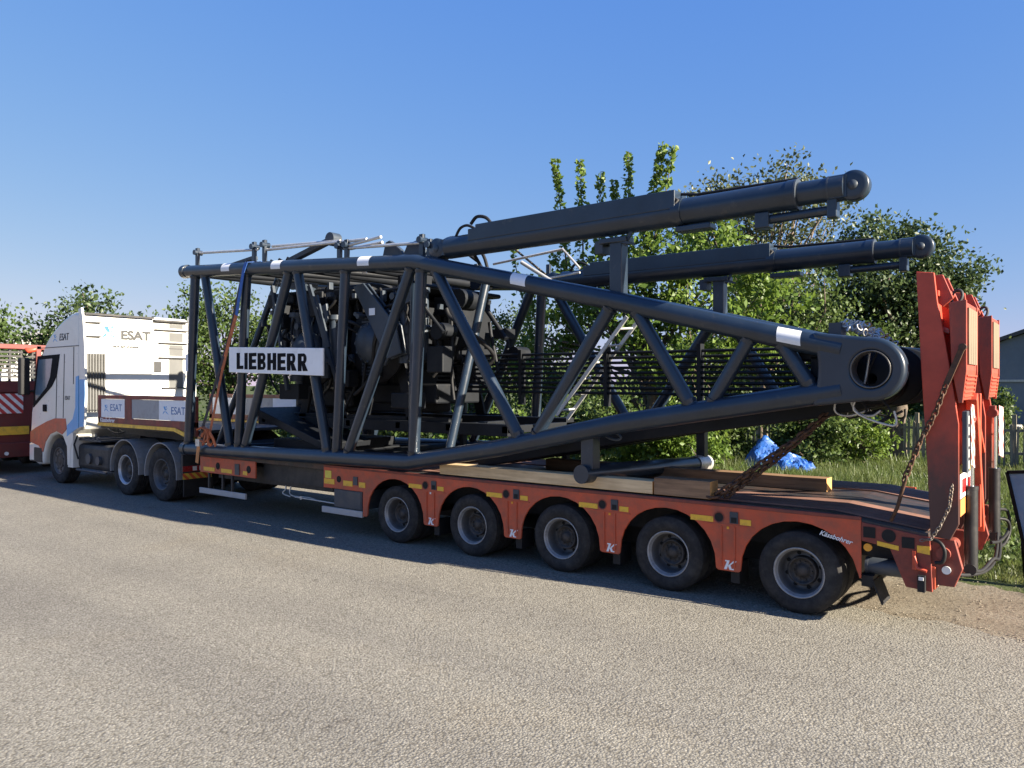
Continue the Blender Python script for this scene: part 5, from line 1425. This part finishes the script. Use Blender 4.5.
p = MB(); p.box(-18.797, -18.785, -0.22, 0.32, 1.49, 1.97); p.build('hazard_board', M['hazard'], V)
p = MB(); p.box(-18.85, -18.782, -0.5, 0.45, 0.97, 1.17); p.build('reflective_strip', M['yellow'], V)
p = MB(); p.pipe([(-18.8, 0.40, 3.06), (-18.65, 0.40, 3.02), (-18.65, 0.55, 3.06)], 0.05, 10); p.build('tail_hook', M['red_bright'], V)
p = MB(); p.pipe([(-18.78, -.05, .52), (-18.75, -.05, .52)], 0.045, 12); p.build('tail_light', M['lamp_white'], V)
pw = build_wheel('wheel', -20.2, -0.6, RT, RT, 0.232, 0.235, 0.135, (M['rim'], M['hub']), True, V)
for dx in (-1.36, -2.72):
    copy_tree(pw, (pw.location.x + dx, pw.location.y, pw.location.z))
for dx in (0, -1.36, -2.72):
    copy_tree(pw, (pw.location.x + dx, 1.2 - pw.location.y, pw.location.z), math.pi)

# ------------------------------------------------------------------ vegetation
def leaf_mesh(name, centers, normals_seed, size, mat, parent=None, tint=None, droop=0.3, aspect=0.62):
    n = len(centers)
    g = np.random.default_rng(normals_seed)
    d = g.normal(size=(n, 3)); d[:, 2] -= droop
    d /= np.linalg.norm(d, axis=1)[:, None]
    a = g.normal(size=(n, 3))
    s = np.cross(d, a); s /= np.linalg.norm(s, axis=1)[:, None] + 1e-9
    nn = np.cross(s, d)
    sz = size * g.uniform(0.65, 1.3, n)[:, None]
    c = np.asarray(centers)
    v0 = c - d * sz * 0.5
    v1 = c + s * sz * 0.5 * aspect - d * sz * 0.05 + nn * sz * 0.10
    v2 = c + d * sz * 0.5
    v3 = c - s * sz * 0.5 * aspect - d * sz * 0.05 + nn * sz * 0.10
    V4 = np.stack([v0, v1, v2, v3], 1).reshape(-1, 3)
    idx = np.arange(n)[:, None] * 4
    tri = np.concatenate([idx + np.array([[0, 1, 2]]), idx + np.array([[0, 2, 3]])], 1).reshape(-1)
    mid = (V4.min(0) + V4.max(0)) / 2
    me = bpy.data.meshes.new(name)
    me.vertices.add(n * 4); me.loops.add(n * 6); me.polygons.add(n * 2)
    me.vertices.foreach_set('co', (V4 - mid).reshape(-1))
    me.loops.foreach_set('vertex_index', tri.astype(np.int32))
    me.polygons.foreach_set('loop_start', np.arange(0, n * 6, 3, dtype=np.int32))
    me.update(calc_edges=True)
    me.materials.append(mat)
    at = me.attributes.new('tint', 'FLOAT', 'POINT')
    tv = g.beta(2, 2, n) if tint is None else tint
    at.data.foreach_set('value', np.repeat(tv, 4).astype(np.float32))
    o = bpy.data.objects.new(name, me); col.objects.link(o)
    put(o, mid, parent)
    return o

def tree(name, label, base, blobs, nclump, nleaf, size, mat, seed, trunk_r=0.16, sigma=0.26, group=None, cat='tree', shoots=None, bark='bark', trunk_top=None, limb_n=26, shell=0.45, leaf_k=0.8, parts=('crown', 'trunk')):
    g = np.random.default_rng(seed)
    t = empty(name, base)
    tag(t, label, cat, group)
    vol = np.array([b_[3] * b_[4] * b_[5] for b_ in blobs]) ** 0.7
    pick = g.choice(len(blobs), nclump, p=vol / vol.sum())
    cl = []
    for k in pick:
        d = g.normal(size=3); d /= np.linalg.norm(d)
        rr = g.uniform(0, 1) ** shell
        cx, cy, cz, rx, ry, rz = blobs[k]
        cl.append((cx + d[0] * rr * rx, cy + d[1] * rr * ry, cz + d[2] * rr * rz))
    cl = np.array(cl)
    per = np.maximum(3, g.poisson(nleaf * 1.55 / nclump, nclump))
    ce = np.repeat(cl, per, axis=0)
    sg = np.repeat(g.uniform(0.6, 1.35, nclump) * sigma, per)[:, None]
    pts = ce + g.normal(size=ce.shape) * sg * np.array([1, 1, 0.75])
    tint = np.clip(np.repeat(g.beta(2, 2.2, nclump), per) * 0.55 + g.beta(2, 2, len(pts)) * 0.5 - 0.03, 0, 1)
    bx, by, bz = base
    p = MB()
    top = trunk_top or (bx + 0.1, by, bz + 0.45 * (cl[:, 2].max() - bz))
    n = 6; tp = []
    for k in range(n + 1):
        f = k / n
        tp.append((bx + (top[0] - bx) * f + g.normal() * 0.03 * (0 < k), by + (top[1] - by) * f + g.normal() * 0.03 * (0 < k), bz - 0.1 + (top[2] - bz + 0.1) * f))
    p.pipe(tp, trunk_r, 10, radii=[trunk_r * (1.25 - 0.6 * k / n) if k else trunk_r * 1.5 for k in range(n + 1)])
    order = g.choice(nclump, min(limb_n, nclump), replace=False)
    for k in order:
        f = g.uniform(0.45, 1.0); i = int(f * n); s0 = Vector(tp[min(i, n)])
        e = Vector(cl[k])
        m1 = s0.lerp(e, 0.35) + Vector((g.normal() * .12, g.normal() * .12, 0.12 + abs(g.normal()) * .1)); m2 = s0.lerp(e, 0.7) + Vector((g.normal() * .12, g.normal() * .12, 0.1))
        r0 = trunk_r * g.uniform(0.25, 0.45)
        p.pipe([s0, m1, m2, e], r0, 6, radii=[r0, r0 * .75, r0 * .5, r0 * .2], caps=False)
    if shoots:
        extra = []
        for (x0, y0, z0, x1, y1, z1, rad, cnt) in shoots:
            p.pipe([tp[-1], (x0, y0, z0), ((x0 + x1) / 2 + g.normal() * .04, (y0 + y1) / 2, (z0 + z1) / 2), (x1, y1, z1)], 0.02, 6, radii=[0.05, 0.032, 0.018, 0.006], caps=False)
            f = g.uniform(0, 1, cnt)
            a = g.uniform(0, 2 * math.pi, cnt); q = rad * g.uniform(0.35, 1.0, cnt) * (1.0 - 0.45 * f)
            q = q * (0.75 + 0.45 * np.sin(f * 26 + x0 * 9) ** 2); extra.append(np.stack([x0 + (x1 - x0) * f + q * np.cos(a), y0 + (y1 - y0) * f + q * np.sin(a), z0 + (z1 - z0) * f - 0.03], 1))
        ex = np.concatenate(extra)
        pts = np.concatenate([pts, ex]); tint = np.concatenate([tint, g.beta(2.4, 2, len(ex))])
    leaf_mesh(parts[0], pts, seed + 1, size * leaf_k, mat, t, tint)
    p.build(parts[1], M[bark], t, fix=False)
    return t

# trees far left, behind the cab
tree('tree', 'broad leafy tree rising over the white cab roof', (-41.0, 13.0, -0.01), [(-41.5, 12.0, 5.4, 1.9, 2.0, 2.0), (-43.3, 10.6, 4.4, 1.4, 1.8, 1.4), (-39.0, 14.0, 4.6, 1.4, 1.5, 1.4), (-42.0, 12, 3.0, 2.5, 2.2, 1.5)], 120, 5200, 0.30, L_dark, 101, 0.22, 0.42, 'trees beyond the trucks')
tree('tree', 'tree at the far left edge above the parked red trailer', (-44.0, 7.6, -0.01), [(-43.6, 7.8, 5.0, 1.3, 1.4, 1.7), (-44, 7.2, 3.4, 1.8, 1.5, 1.3)], 70, 3000, 0.30, L_mid, 102, 0.2, 0.40, 'trees beyond the trucks')
tree('tree', 'rounded tree between the white cab and the front of the jib', (-25.5, 10.2, -0.01), [(-25.3, 9.6, 4.6, 1.6, 1.7, 1.7), (-24.0, 10.6, 3.6, 1.6, 1.7, 1.6), (-26.2, 9.4, 2.6, 1.9, 1.6, 1.3)], 120, 6500, 0.20, L_mid, 103, 0.2, 0.33, 'trees beyond the trucks')
tree('tree', 'leafy tree seen through the front bays of the lattice', (-20.5, 11.5, -0.01), [(-20.8, 11.2, 4.0, 1.7, 1.5, 1.5), (-18.7, 12.0, 3.4, 1.7, 1.5, 1.4), (-20, 11.6, 2.0, 2.4, 1.6, 1.2)], 120, 6500, 0.17, L_mid, 104, 0.18, 0.32, 'trees beyond the trucks')
tree('tree', 'low leafy tree seen through the middle of the lattice', (-14.0, 11.5, -0.01), [(-14.4, 11.2, 3.6, 1.8, 1.4, 1.3), (-12.2, 11.6, 3.2, 1.6, 1.3, 1.3), (-13.4, 11.4, 1.9, 2.6, 1.4, 1.0)], 130, 7500, 0.14, L_mid, 105, 0.16, 0.30, 'trees beyond the trucks')
# bright tree with upright shoots
def shoot(px0, z0, px1, z1, y, rad, cnt, y1=None): return (px0, y, z0, px1, y1 or y, z1, rad, cnt)
tree('mulberry_tree', 'bright green tree with tall upright shoots behind the near cylinder', (-7.2, 10.9, -0.01),
     [(-7.4, 10.6, 4.6, 1.9, 1.4, 1.3), (-5.5, 11.0, 4.9, 1.6, 1.4, 1.2), (-6.3, 10.6, 3.3, 2.3, 1.4, 1.3), (-4.2, 11.2, 3.9, 1.4, 1.3, 1.3), (-9.2, 10.8, 3.9, 1.4, 1.2, 1.1), (-10.6, 10.6, 3.3, 1.2, 1.0, 1.0), (-10.2, 10.7, 4.9, 1.0, .8, .5), (-9.1, 10.7, 5.2, .9, .8, .6), (-6.5, 10.8, 5.6, 1.2, 1.0, 0.7)], 170, 7600, 0.165, L_bright, 110, 0.15, 0.19, None, 'tree', leaf_k=1.0,
     shoots=[(-9.6, 10.7, 5.0, -10.05, 10.7, 8.62, .21, 330), (-9.1, 10.7, 4.8, -9.22, 10.7, 8.45, .24, 360), (-8.6, 10.7, 5.2, -8.55, 10.7, 8.0, .23, 260), (-7.75, 10.7, 5.4, -7.70, 10.7, 8.38, .21, 300), (-8.05, 10.7, 5.4, -8.15, 10.7, 7.7, .23, 210), (-7.3, 10.7, 5.5, -6.70, 10.7, 8.42, .24, 380), (-7.1, 10.7, 5.5, -6.40, 10.7, 8.3, .23, 320), (-10.8, 10.7, 3.4, -11.75, 10.7, 6.85, .15, 90), (-11.5, 10.7, 6.2, -11.75, 10.7, 6.85, .18, 70), (-5.4, 10.9, 5.0, -4.9, 10.9, 7.0, .20, 170), (-9.6, 10.6, 4.2, -9.9, 10.5, 5.9, .35, 200), (-10.6, 10.6, 3.6, -10.9, 10.5, 5.4, .35, 180)])
tree('tree', 'thin grey green tree with bare twigs above the far cylinder', (-7.4, 20.0, -0.01), [(-8.4, 19.6, 8.3, 2.0, 1.8, 1.6), (-6.3, 19.8, 8.3, 1.9, 1.8, 1.8), (-7.0, 20.0, 5.8, 2.8, 2.0, 1.6), (-10.4, 19.6, 7.2, 1.2, 1.2, .9), (-6.6, 20.0, 9.3, .8, .8, .7)], 170, 6600, 0.20, L_grey, 111, 0.16, 0.36, 'trees at the back of the plot', limb_n=70, bark='bark_pale')
tree('tree', 'dense dark green tree with thick trunk behind the red ramps', (-2.45, 16.8, -0.01), [(-3.1, 16.9, 5.3, 1.5, 1.5, 1.6), (-1.9, 17.2, 4.9, 1.3, 1.5, 1.5), (-2.75, 17.0, 6.35, 1.25, 1.2, .95), (-2.3, 17.0, 3.4, 1.9, 1.6, 1.2), (-3.9, 17.0, 3.8, 1.3, 1.4, 1.2), (-1.15, 17.2, 5.3, .9, .9, 1.2)], 230, 15500, 0.17, L_dark, 112, 0.26, 0.27, 'trees at the back of the plot', limb_n=22, shell=0.38)
tree('tree', 'darker leafy tree between the bright mulberry and the ramps', (-4.6, 14.6, -0.01), [(-4.8, 14.4, 4.0, 1.9, 1.4, 1.5), (-3.6, 14.8, 3.0, 1.6, 1.4, 1.3), (-6.4, 14.4, 3.2, 1.6, 1.4, 1.3)], 140, 8000, 0.16, L_mid, 113, 0.16, 0.27, 'trees at the back of the plot')
# shrubs on the near side of the fence
tree('sapling', 'slender leafy sapling whose tip crosses in front of the far cylinder', (-3.3, 5.6, -0.01), [(-3.5, 5.5, 1.6, .35, .35, .5), (-3.55, 5.4, 2.6, .25, .25, .5)], 22, 420, 0.11, L_bright, 131, 0.03, 0.13, None, 'tree', limb_n=10, shoots=[(-3.4, 5.5, 2.2, -3.55, 5.3, 3.98, .17, 190)], trunk_top=(-3.4, 5.5, 2.2))
def shrub(label, x, y, rx, ry, h, n, size, mat, seed):
    return tree('shrub', label, (x, y, -0.01), [(x, y, h * .45, rx, ry, h * .45), (x + rx * .4, y, h * .6, rx * .6, ry * .7, h * .4), (x - rx * .5, y, h * .5, rx * .5, ry * .7, h * .4)], 70, n, size, mat, seed, 0.04, 0.17, 'shrubs beside the lowloader', 'shrub', limb_n=18, parts=('foliage', 'stem'), trunk_top=(x, y, h * .5))
shrub('large leaved shrub behind the parking foot of the jib', -4.9, 7.0, 1.3, .8, 1.9, 3600, 0.14, L_bright, 120)
shrub('shrub beside the blue tarp under the jib', -6.9, 7.8, 1.3, .8, 2.0, 3400, 0.14, L_mid, 121)
shrub('bright low shrub seen under the middle bays of the lattice', -10.5, 8.2, 1.7, .8, 1.5, 3600, 0.13, L_bright, 122)
shrub('long green shrub behind the front half of the lattice', -14.2, 8.6, 2.0, .8, 1.7, 3600, 0.15, L_mid, 123)
shrub('green shrub behind the gooseneck', -18.5, 9.0, 2.2, .9, 1.9, 3600, 0.17, L_mid, 124)
shrub('dark shrub standing against the picket fence behind the tarp', -3.9, 13.9, 1.0, .7, 1.9, 2600, 0.15, L_mid, 125)
shrub('small shrub at the corner of the grey shed', -1.5, 34.0, .6, .6, 2.1, 1100, 0.22, L_mid, 126)
shrub('tall shrub growing behind the lattice above the tarp', -8.6, 9.4, 1.5, .9, 3.1, 4200, 0.14, L_mid, 127)

shrub('leafy shrub in front of the picket fence left of the tarp', -6.4, 13.2, 1.3, .7, 2.1, 3200, 0.15, L_mid, 128)
shrub('bright weedy shrub between the tarp and the dark tree trunk', -3.0, 15.4, 0.9, .5, 1.5, 1700, 0.14, L_bright, 129)
# far tree line closing the view
g = np.random.default_rng(300)
nl = 26000
tx_ = g.uniform(-95, 14, nl); hh = 3.6 + 1.3 * np.sin(tx_ * .23) + .9 * np.sin(tx_ * .61 + 1) + .5 * np.sin(tx_ * 1.7)
tz_ = hh * g.uniform(0, 1, nl) ** 0.8
ty_ = 54 + 2.5 * np.sin(tx_ * .4) + g.normal(0, 1.6, nl) - 0.10 * tx_
tl = leaf_mesh('treeline', np.stack([tx_, ty_, tz_], 1), 301, 0.62, L_mid)
tag(tl, 'distant hedge of mixed trees closing the far side of the field', 'tree line', kind='stuff')
shrub('low dark shrub behind the white cab and gooseneck', -24.0, 6.6, 2.6, .8, 1.7, 3000, 0.20, L_dark, 132)
shrub('low green shrub behind the drive wheels of the truck', -19.0, 5.9, 2.2, .7, 1.3, 2600, 0.17, L_mid, 133)
# picket fence
F = empty('picket_fence', (-3.0, 16.6, 0))
tag(F, 'weathered wooden picket fence behind the dark tree', 'fence')
p = MB(); rr = random.Random(4)
x = -9.0
while x < 3.2:
    h = rr.uniform(1.05, 1.35); w = rr.uniform(.05, .085); t = rr.uniform(-.03, .03)
    p.prism([(x, 0.0), (x + w, 0.0), (x + w + t, h), (x + w / 2 + t, h + .06), (x + t, h)], 16.6, 16.622)
    x += w + rr.uniform(.03, .11)
p.build('pickets', M['fence'], F)
for xp in (-8.5, -6.2, -4.0, -1.9, 0.4, 2.6):
    p = MB(); p.box(xp, xp + .10, 16.63, 16.73, 0, 1.4); p.build('post', M['fence'], F)
for z in (0.35, 0.95):
    p = MB(); p.box(-9, 3.2, 16.623, 16.66, z, z + .07); p.build('rail', M['fence'], F)

# crumpled blue tarp
n = 44; vs = []; g = np.random.default_rng(77)
for j in range(n + 1):
    for i in range(n + 1):
        u, v = i / n, j / n
        x = -5.35 + 1.75 * u; y = 12.3 + 1.1 * v
        r2 = ((u - 0.30) / 0.22) ** 2 + ((v - 0.5) / 0.33) ** 2
        h = 0.66 * math.exp(-r2) + 0.26 * math.exp(-(((u - .68) / .25) ** 2 + ((v - .5) / .35) ** 2)) + 0.07 * abs(math.sin(9 * u + 5 * v + 2 * math.sin(7 * v))) + 0.06 * abs(math.sin(21 * u - 13 * v + 2 * math.sin(9 * v))) + 0.035 * abs(math.sin(37 * v + 11 * u + 3 * math.sin(13 * u))) + 0.008 * g.normal()
        e = min(u, v, 1 - u, 1 - v)
        vs.append((x + 0.05 * math.sin(19 * v), y + 0.05 * math.sin(17 * u), max(0.0, h * min(1, e / 0.10) ** .7) + 0.01))
b = MB(); b.add(vs, [(j * (n + 1) + i, j * (n + 1) + i + 1, (j + 1) * (n + 1) + i + 1, (j + 1) * (n + 1) + i) for j in range(n) for i in range(n)], 0, False)
to = b.build('tarpaulin', M['tarp'], fix=False)
sl = to.modifiers.new('thickness', 'SOLIDIFY'); sl.thickness = 0.006
tag(to, 'crumpled bright blue tarpaulin heaped on the grass behind the lowloader', 'tarpaulin')

# shed at the right
H = empty('shed', (4, 45, 0))
tag(H, 'grey walled shed with dark sloping roof at the right edge', 'building')
wallm = paint('shed_wall', (0.145, 0.165, 0.19), 0.9, var=0.16, scale=0.8, dirt=(0.20, 0.20, 0.20), dirt_amt=0.35, dirt_scale=0.7, bump=0.1)
roofm = paint('shed_roof', (0.06, 0.055, 0.055), 0.8, var=0.3, scale=1.5)
p = MB(); p.prism([(-2.2, 0), (11.0, 0), (11.0, 4.6), (4.4, 6.9), (-2.2, 4.5)], 42.0, 52.0); p.build('wall', wallm, H)
p = MB(); p.prism([(-2.8, 4.32), (4.4, 6.94), (11.6, 4.42), (11.6, 4.62), (4.4, 7.16), (-2.8, 4.52)], 41.7, 52.3); p.build('roof', roofm, H)
p = MB(); p.box(-2.2, 11, 41.93, 42.0, 2.35, 2.47); p.build('ledge', M['stone'], H)
p = MB(); p.box(2.0, 3.2, 41.95, 42.0, 1.2, 2.2); p.build('window', M['glass'], H, bevel=0.01)
p = MB(); p.box(5.0, 7.4, 41.95, 42.0, 0, 2.3); p.build('door', M['rust_light'], H)
# pale house far behind the left trees
H2 = empty('house', (-66, 18.5, 0))
tag(H2, 'pale house half hidden behind the trees at the far left', 'building')
p = MB(); p.box(-70, -62.5, 15.0, 22.0, 0, 4.9); p.build('wall', M['white_guard'], H2)
p = MB(); p.prism_x([(14.6, 4.9), (22.4, 4.9), (18.5, 6.4)], -70.4, -62.1); p.build('roof', M['stone'], H2)
p = MB(); p.box(-62.5, -62.46, 17.0, 18.2, 2.2, 3.6); p.build('window', M['glass'], H2)

# leaning framed sheet at the right edge
Pn = empty('framed_sheet', (2.0, 2.95, 0))
tag(Pn, 'pale blue sheet in a black frame leaning in the grass at right edge', 'panel')
p = MB(); p.prism([(1.475, 1.20), (2.60, 1.30), (2.75, 0.20), (1.62, 0.42)], 2.63, 2.645); p.build('sheet', M['panel_blue'], Pn)
p = MB()
for a, c in (((1.46, 2.63, 1.22), (1.63, 2.63, 0.36)), ((1.46, 2.63, 1.22), (2.62, 2.63, 1.32)), ((1.63, 2.63, 0.36), (2.77, 2.63, 0.18)), ((2.62, 2.63, 1.32), (2.77, 2.63, 0.18))): p.obox(a, c, 0.04, 0.035)
p.obox((1.60, 2.65, 0.45), (1.60, 3.05, -0.02), 0.03, 0.03); p.obox((2.6, 2.65, 0.45), (2.6, 3.05, -0.02), 0.03, 0.03); p.obox((1.66, 2.64, 0.36), (1.68, 2.64, -0.02), 0.03, 0.03); p.obox((2.74, 2.64, 0.2), (2.74, 2.64, -0.02), 0.03, 0.03)
p.build('frame', M['black'], Pn)

# rubble in the yard
for i, (x, y, s) in enumerate(((-1.25, 36.0, .35), (-0.85, 36.3, .28), (-0.55, 35.8, .32), (-2.05, 15.6, .14), (-1.85, 15.8, .12))):
    b = MB(); rr = random.Random(60 + i)
    b.box(x, x + s * 1.5, y, y + s, 0, s * .8)
    b.v = [(q[0] + rr.uniform(-.2, .2) * s, q[1] + rr.uniform(-.2, .2) * s, q[2] + (rr.uniform(-.2, .2) * s if q[2] > 0 else 0)) for q in b.v]
    tag(b.build('building_block', M['stone'], bevel=0.02), ['pale block at the left of the three by the shed wall', 'smaller pale block in the middle of three by the shed wall', 'pale block at the right of the three by the shed wall', 'pale stone at the foot of the dark tree trunk', 'smaller pale stone just right of the dark tree trunk'][i], 'block', 'pale blocks lying in the grass')

# grass
g = np.random.default_rng(5)
def blades(n, xr, yr, hr, wr, seed, clump=0.0):
    g = np.random.default_rng(seed)
    x = g.uniform(*xr, n); y = yr[0] + (yr[1] - yr[0]) * g.uniform(0, 1, n) ** 1.5
    ed = np.array([verge_edge(q) for q in x])
    k = (y > ed + g.normal(0, .10, n)) | (g.random(n) < 0.012)
    k &= ~((x > -0.2) & (x < 1.7) & (y < 2.65) & (y > -0.1))
    x, y = x[k], y[k]; n = len(x)
    pat = 0.75 + 0.5 * np.sin(1.3 * x + 0.7 * y) * np.sin(0.9 * y - 0.6 * x)
    h = g.uniform(*hr, n) * np.clip(pat, .35, 1.3)
    a = g.uniform(0, 2 * np.pi, n); w = g.uniform(*wr, n) * 0.5
    lean = g.normal(0, .45, (n, 2)) * h[:, None]
    b0 = np.stack([x - w * np.cos(a), y - w * np.sin(a), np.full(n, -.01)], 1); b1 = np.stack([x + w * np.cos(a), y + w * np.sin(a), np.full(n, -.01)], 1)
    tpt = np.stack([x + lean[:, 0], y + lean[:, 1], h], 1)
    return np.stack([b0, b1, tpt], 1), np.clip(0.25 + 0.35 * g.beta(2, 2, n) + 0.35 * (np.sin(2.1 * x + 1.1) * np.sin(1.7 * y) * .5 + .3), 0, 1)
sets = [blades(60000, (-3.2, 3.8), (2.1, 8), (.05, .20), (.008, .017), 1), blades(46000, (-9, 5), (6, 17), (.12, .34), (.014, .026), 2), blades(30000, (-26, 4), (3.5, 14), (.12, .32), (.018, .034), 3), blades(16000, (-14, 12), (16, 42), (.2, .5), (.04, .08), 4)]
V3 = np.concatenate([s_[0] for s_ in sets]); tn = np.concatenate([s_[1] for s_ in sets]); n = len(V3)
me = bpy.data.meshes.new('grass'); me.vertices.add(n * 3); me.loops.add(n * 3); me.polygons.add(n)
mid = np.array([0.0, 8.0, 0.0])
me.vertices.foreach_set('co', (V3.reshape(-1, 3) - mid).reshape(-1)); me.loops.foreach_set('vertex_index', np.arange(n * 3, dtype=np.int32)); me.polygons.foreach_set('loop_start', np.arange(0, n * 3, 3, dtype=np.int32)); me.update(calc_edges=True)
me.materials.append(L_grass)
me.attributes.new('tint', 'FLOAT', 'POINT').data.foreach_set('value', np.repeat(tn, 3).astype(np.float32))
go = bpy.data.objects.new('grass', me); col.objects.link(go); put(go, mid)
tag(go, 'long green grass growing beyond the dirt shoulder', 'grass', kind='stuff')
# broad-leaved weeds in the verge
g = np.random.default_rng(15); pts = []
for k in range(150):
    x = g.uniform(-2.5, 3.4); y = g.uniform(2.7, 7.5)
    if 1.35 < x < 2.9 and y < 3.1: continue
    m_ = g.integers(14, 40); hgt = g.uniform(.12, .45)
    q = g.normal(size=(m_, 3)) * np.array([.10, .10, 0]); q[:, 2] = g.uniform(0.02, hgt, m_)
    pts.append(q + np.array([x, y, 0]))
wo_ = leaf_mesh('weeds', np.concatenate(pts), 16, 0.075, L_mid, droop=-0.2)
tag(wo_, 'broad leaved weeds growing among the verge grass', 'weeds', kind='stuff')

# parts that were drawn together but are separate pieces
for nm in ('deck_board', 'flange', 'foot_post', 'tie_rod', 'rod_bracket', 'hose', 'link_plate', 'mount_plate', 'guard_rail', 'hydraulic_hose', 'lug', 'hinge', 'lashing_hole', 'mirror', 'lamp_lens', 'skirt_rib', 'guard_bracket', 'tail_lens', 'link_arm', 'gap_shadow_bar', 'pulley_plate', 'rear_panel', 'winch_frame', 'pipe_run', 'air_line', 'air_tank', 'sheave', 'bar_hanger', 'valve_block', 'drive_housing', 'seal_ring', 'hydraulic_line', 'hydraulic_fitting', 'rod_guide', 'clamp', 'rod_clevis', 'control_box', 'stay_bar', 'shut_line', 'tread_board', 'grip_bar', 'head_frame', 'gooseneck', 'label', 'mudflap'):
    for o in [q for q in list(col.objects) if q.type == 'MESH' and q.parent is not None and q.name.split('.')[0] == nm]:
        if not o.children: split_loose(o)
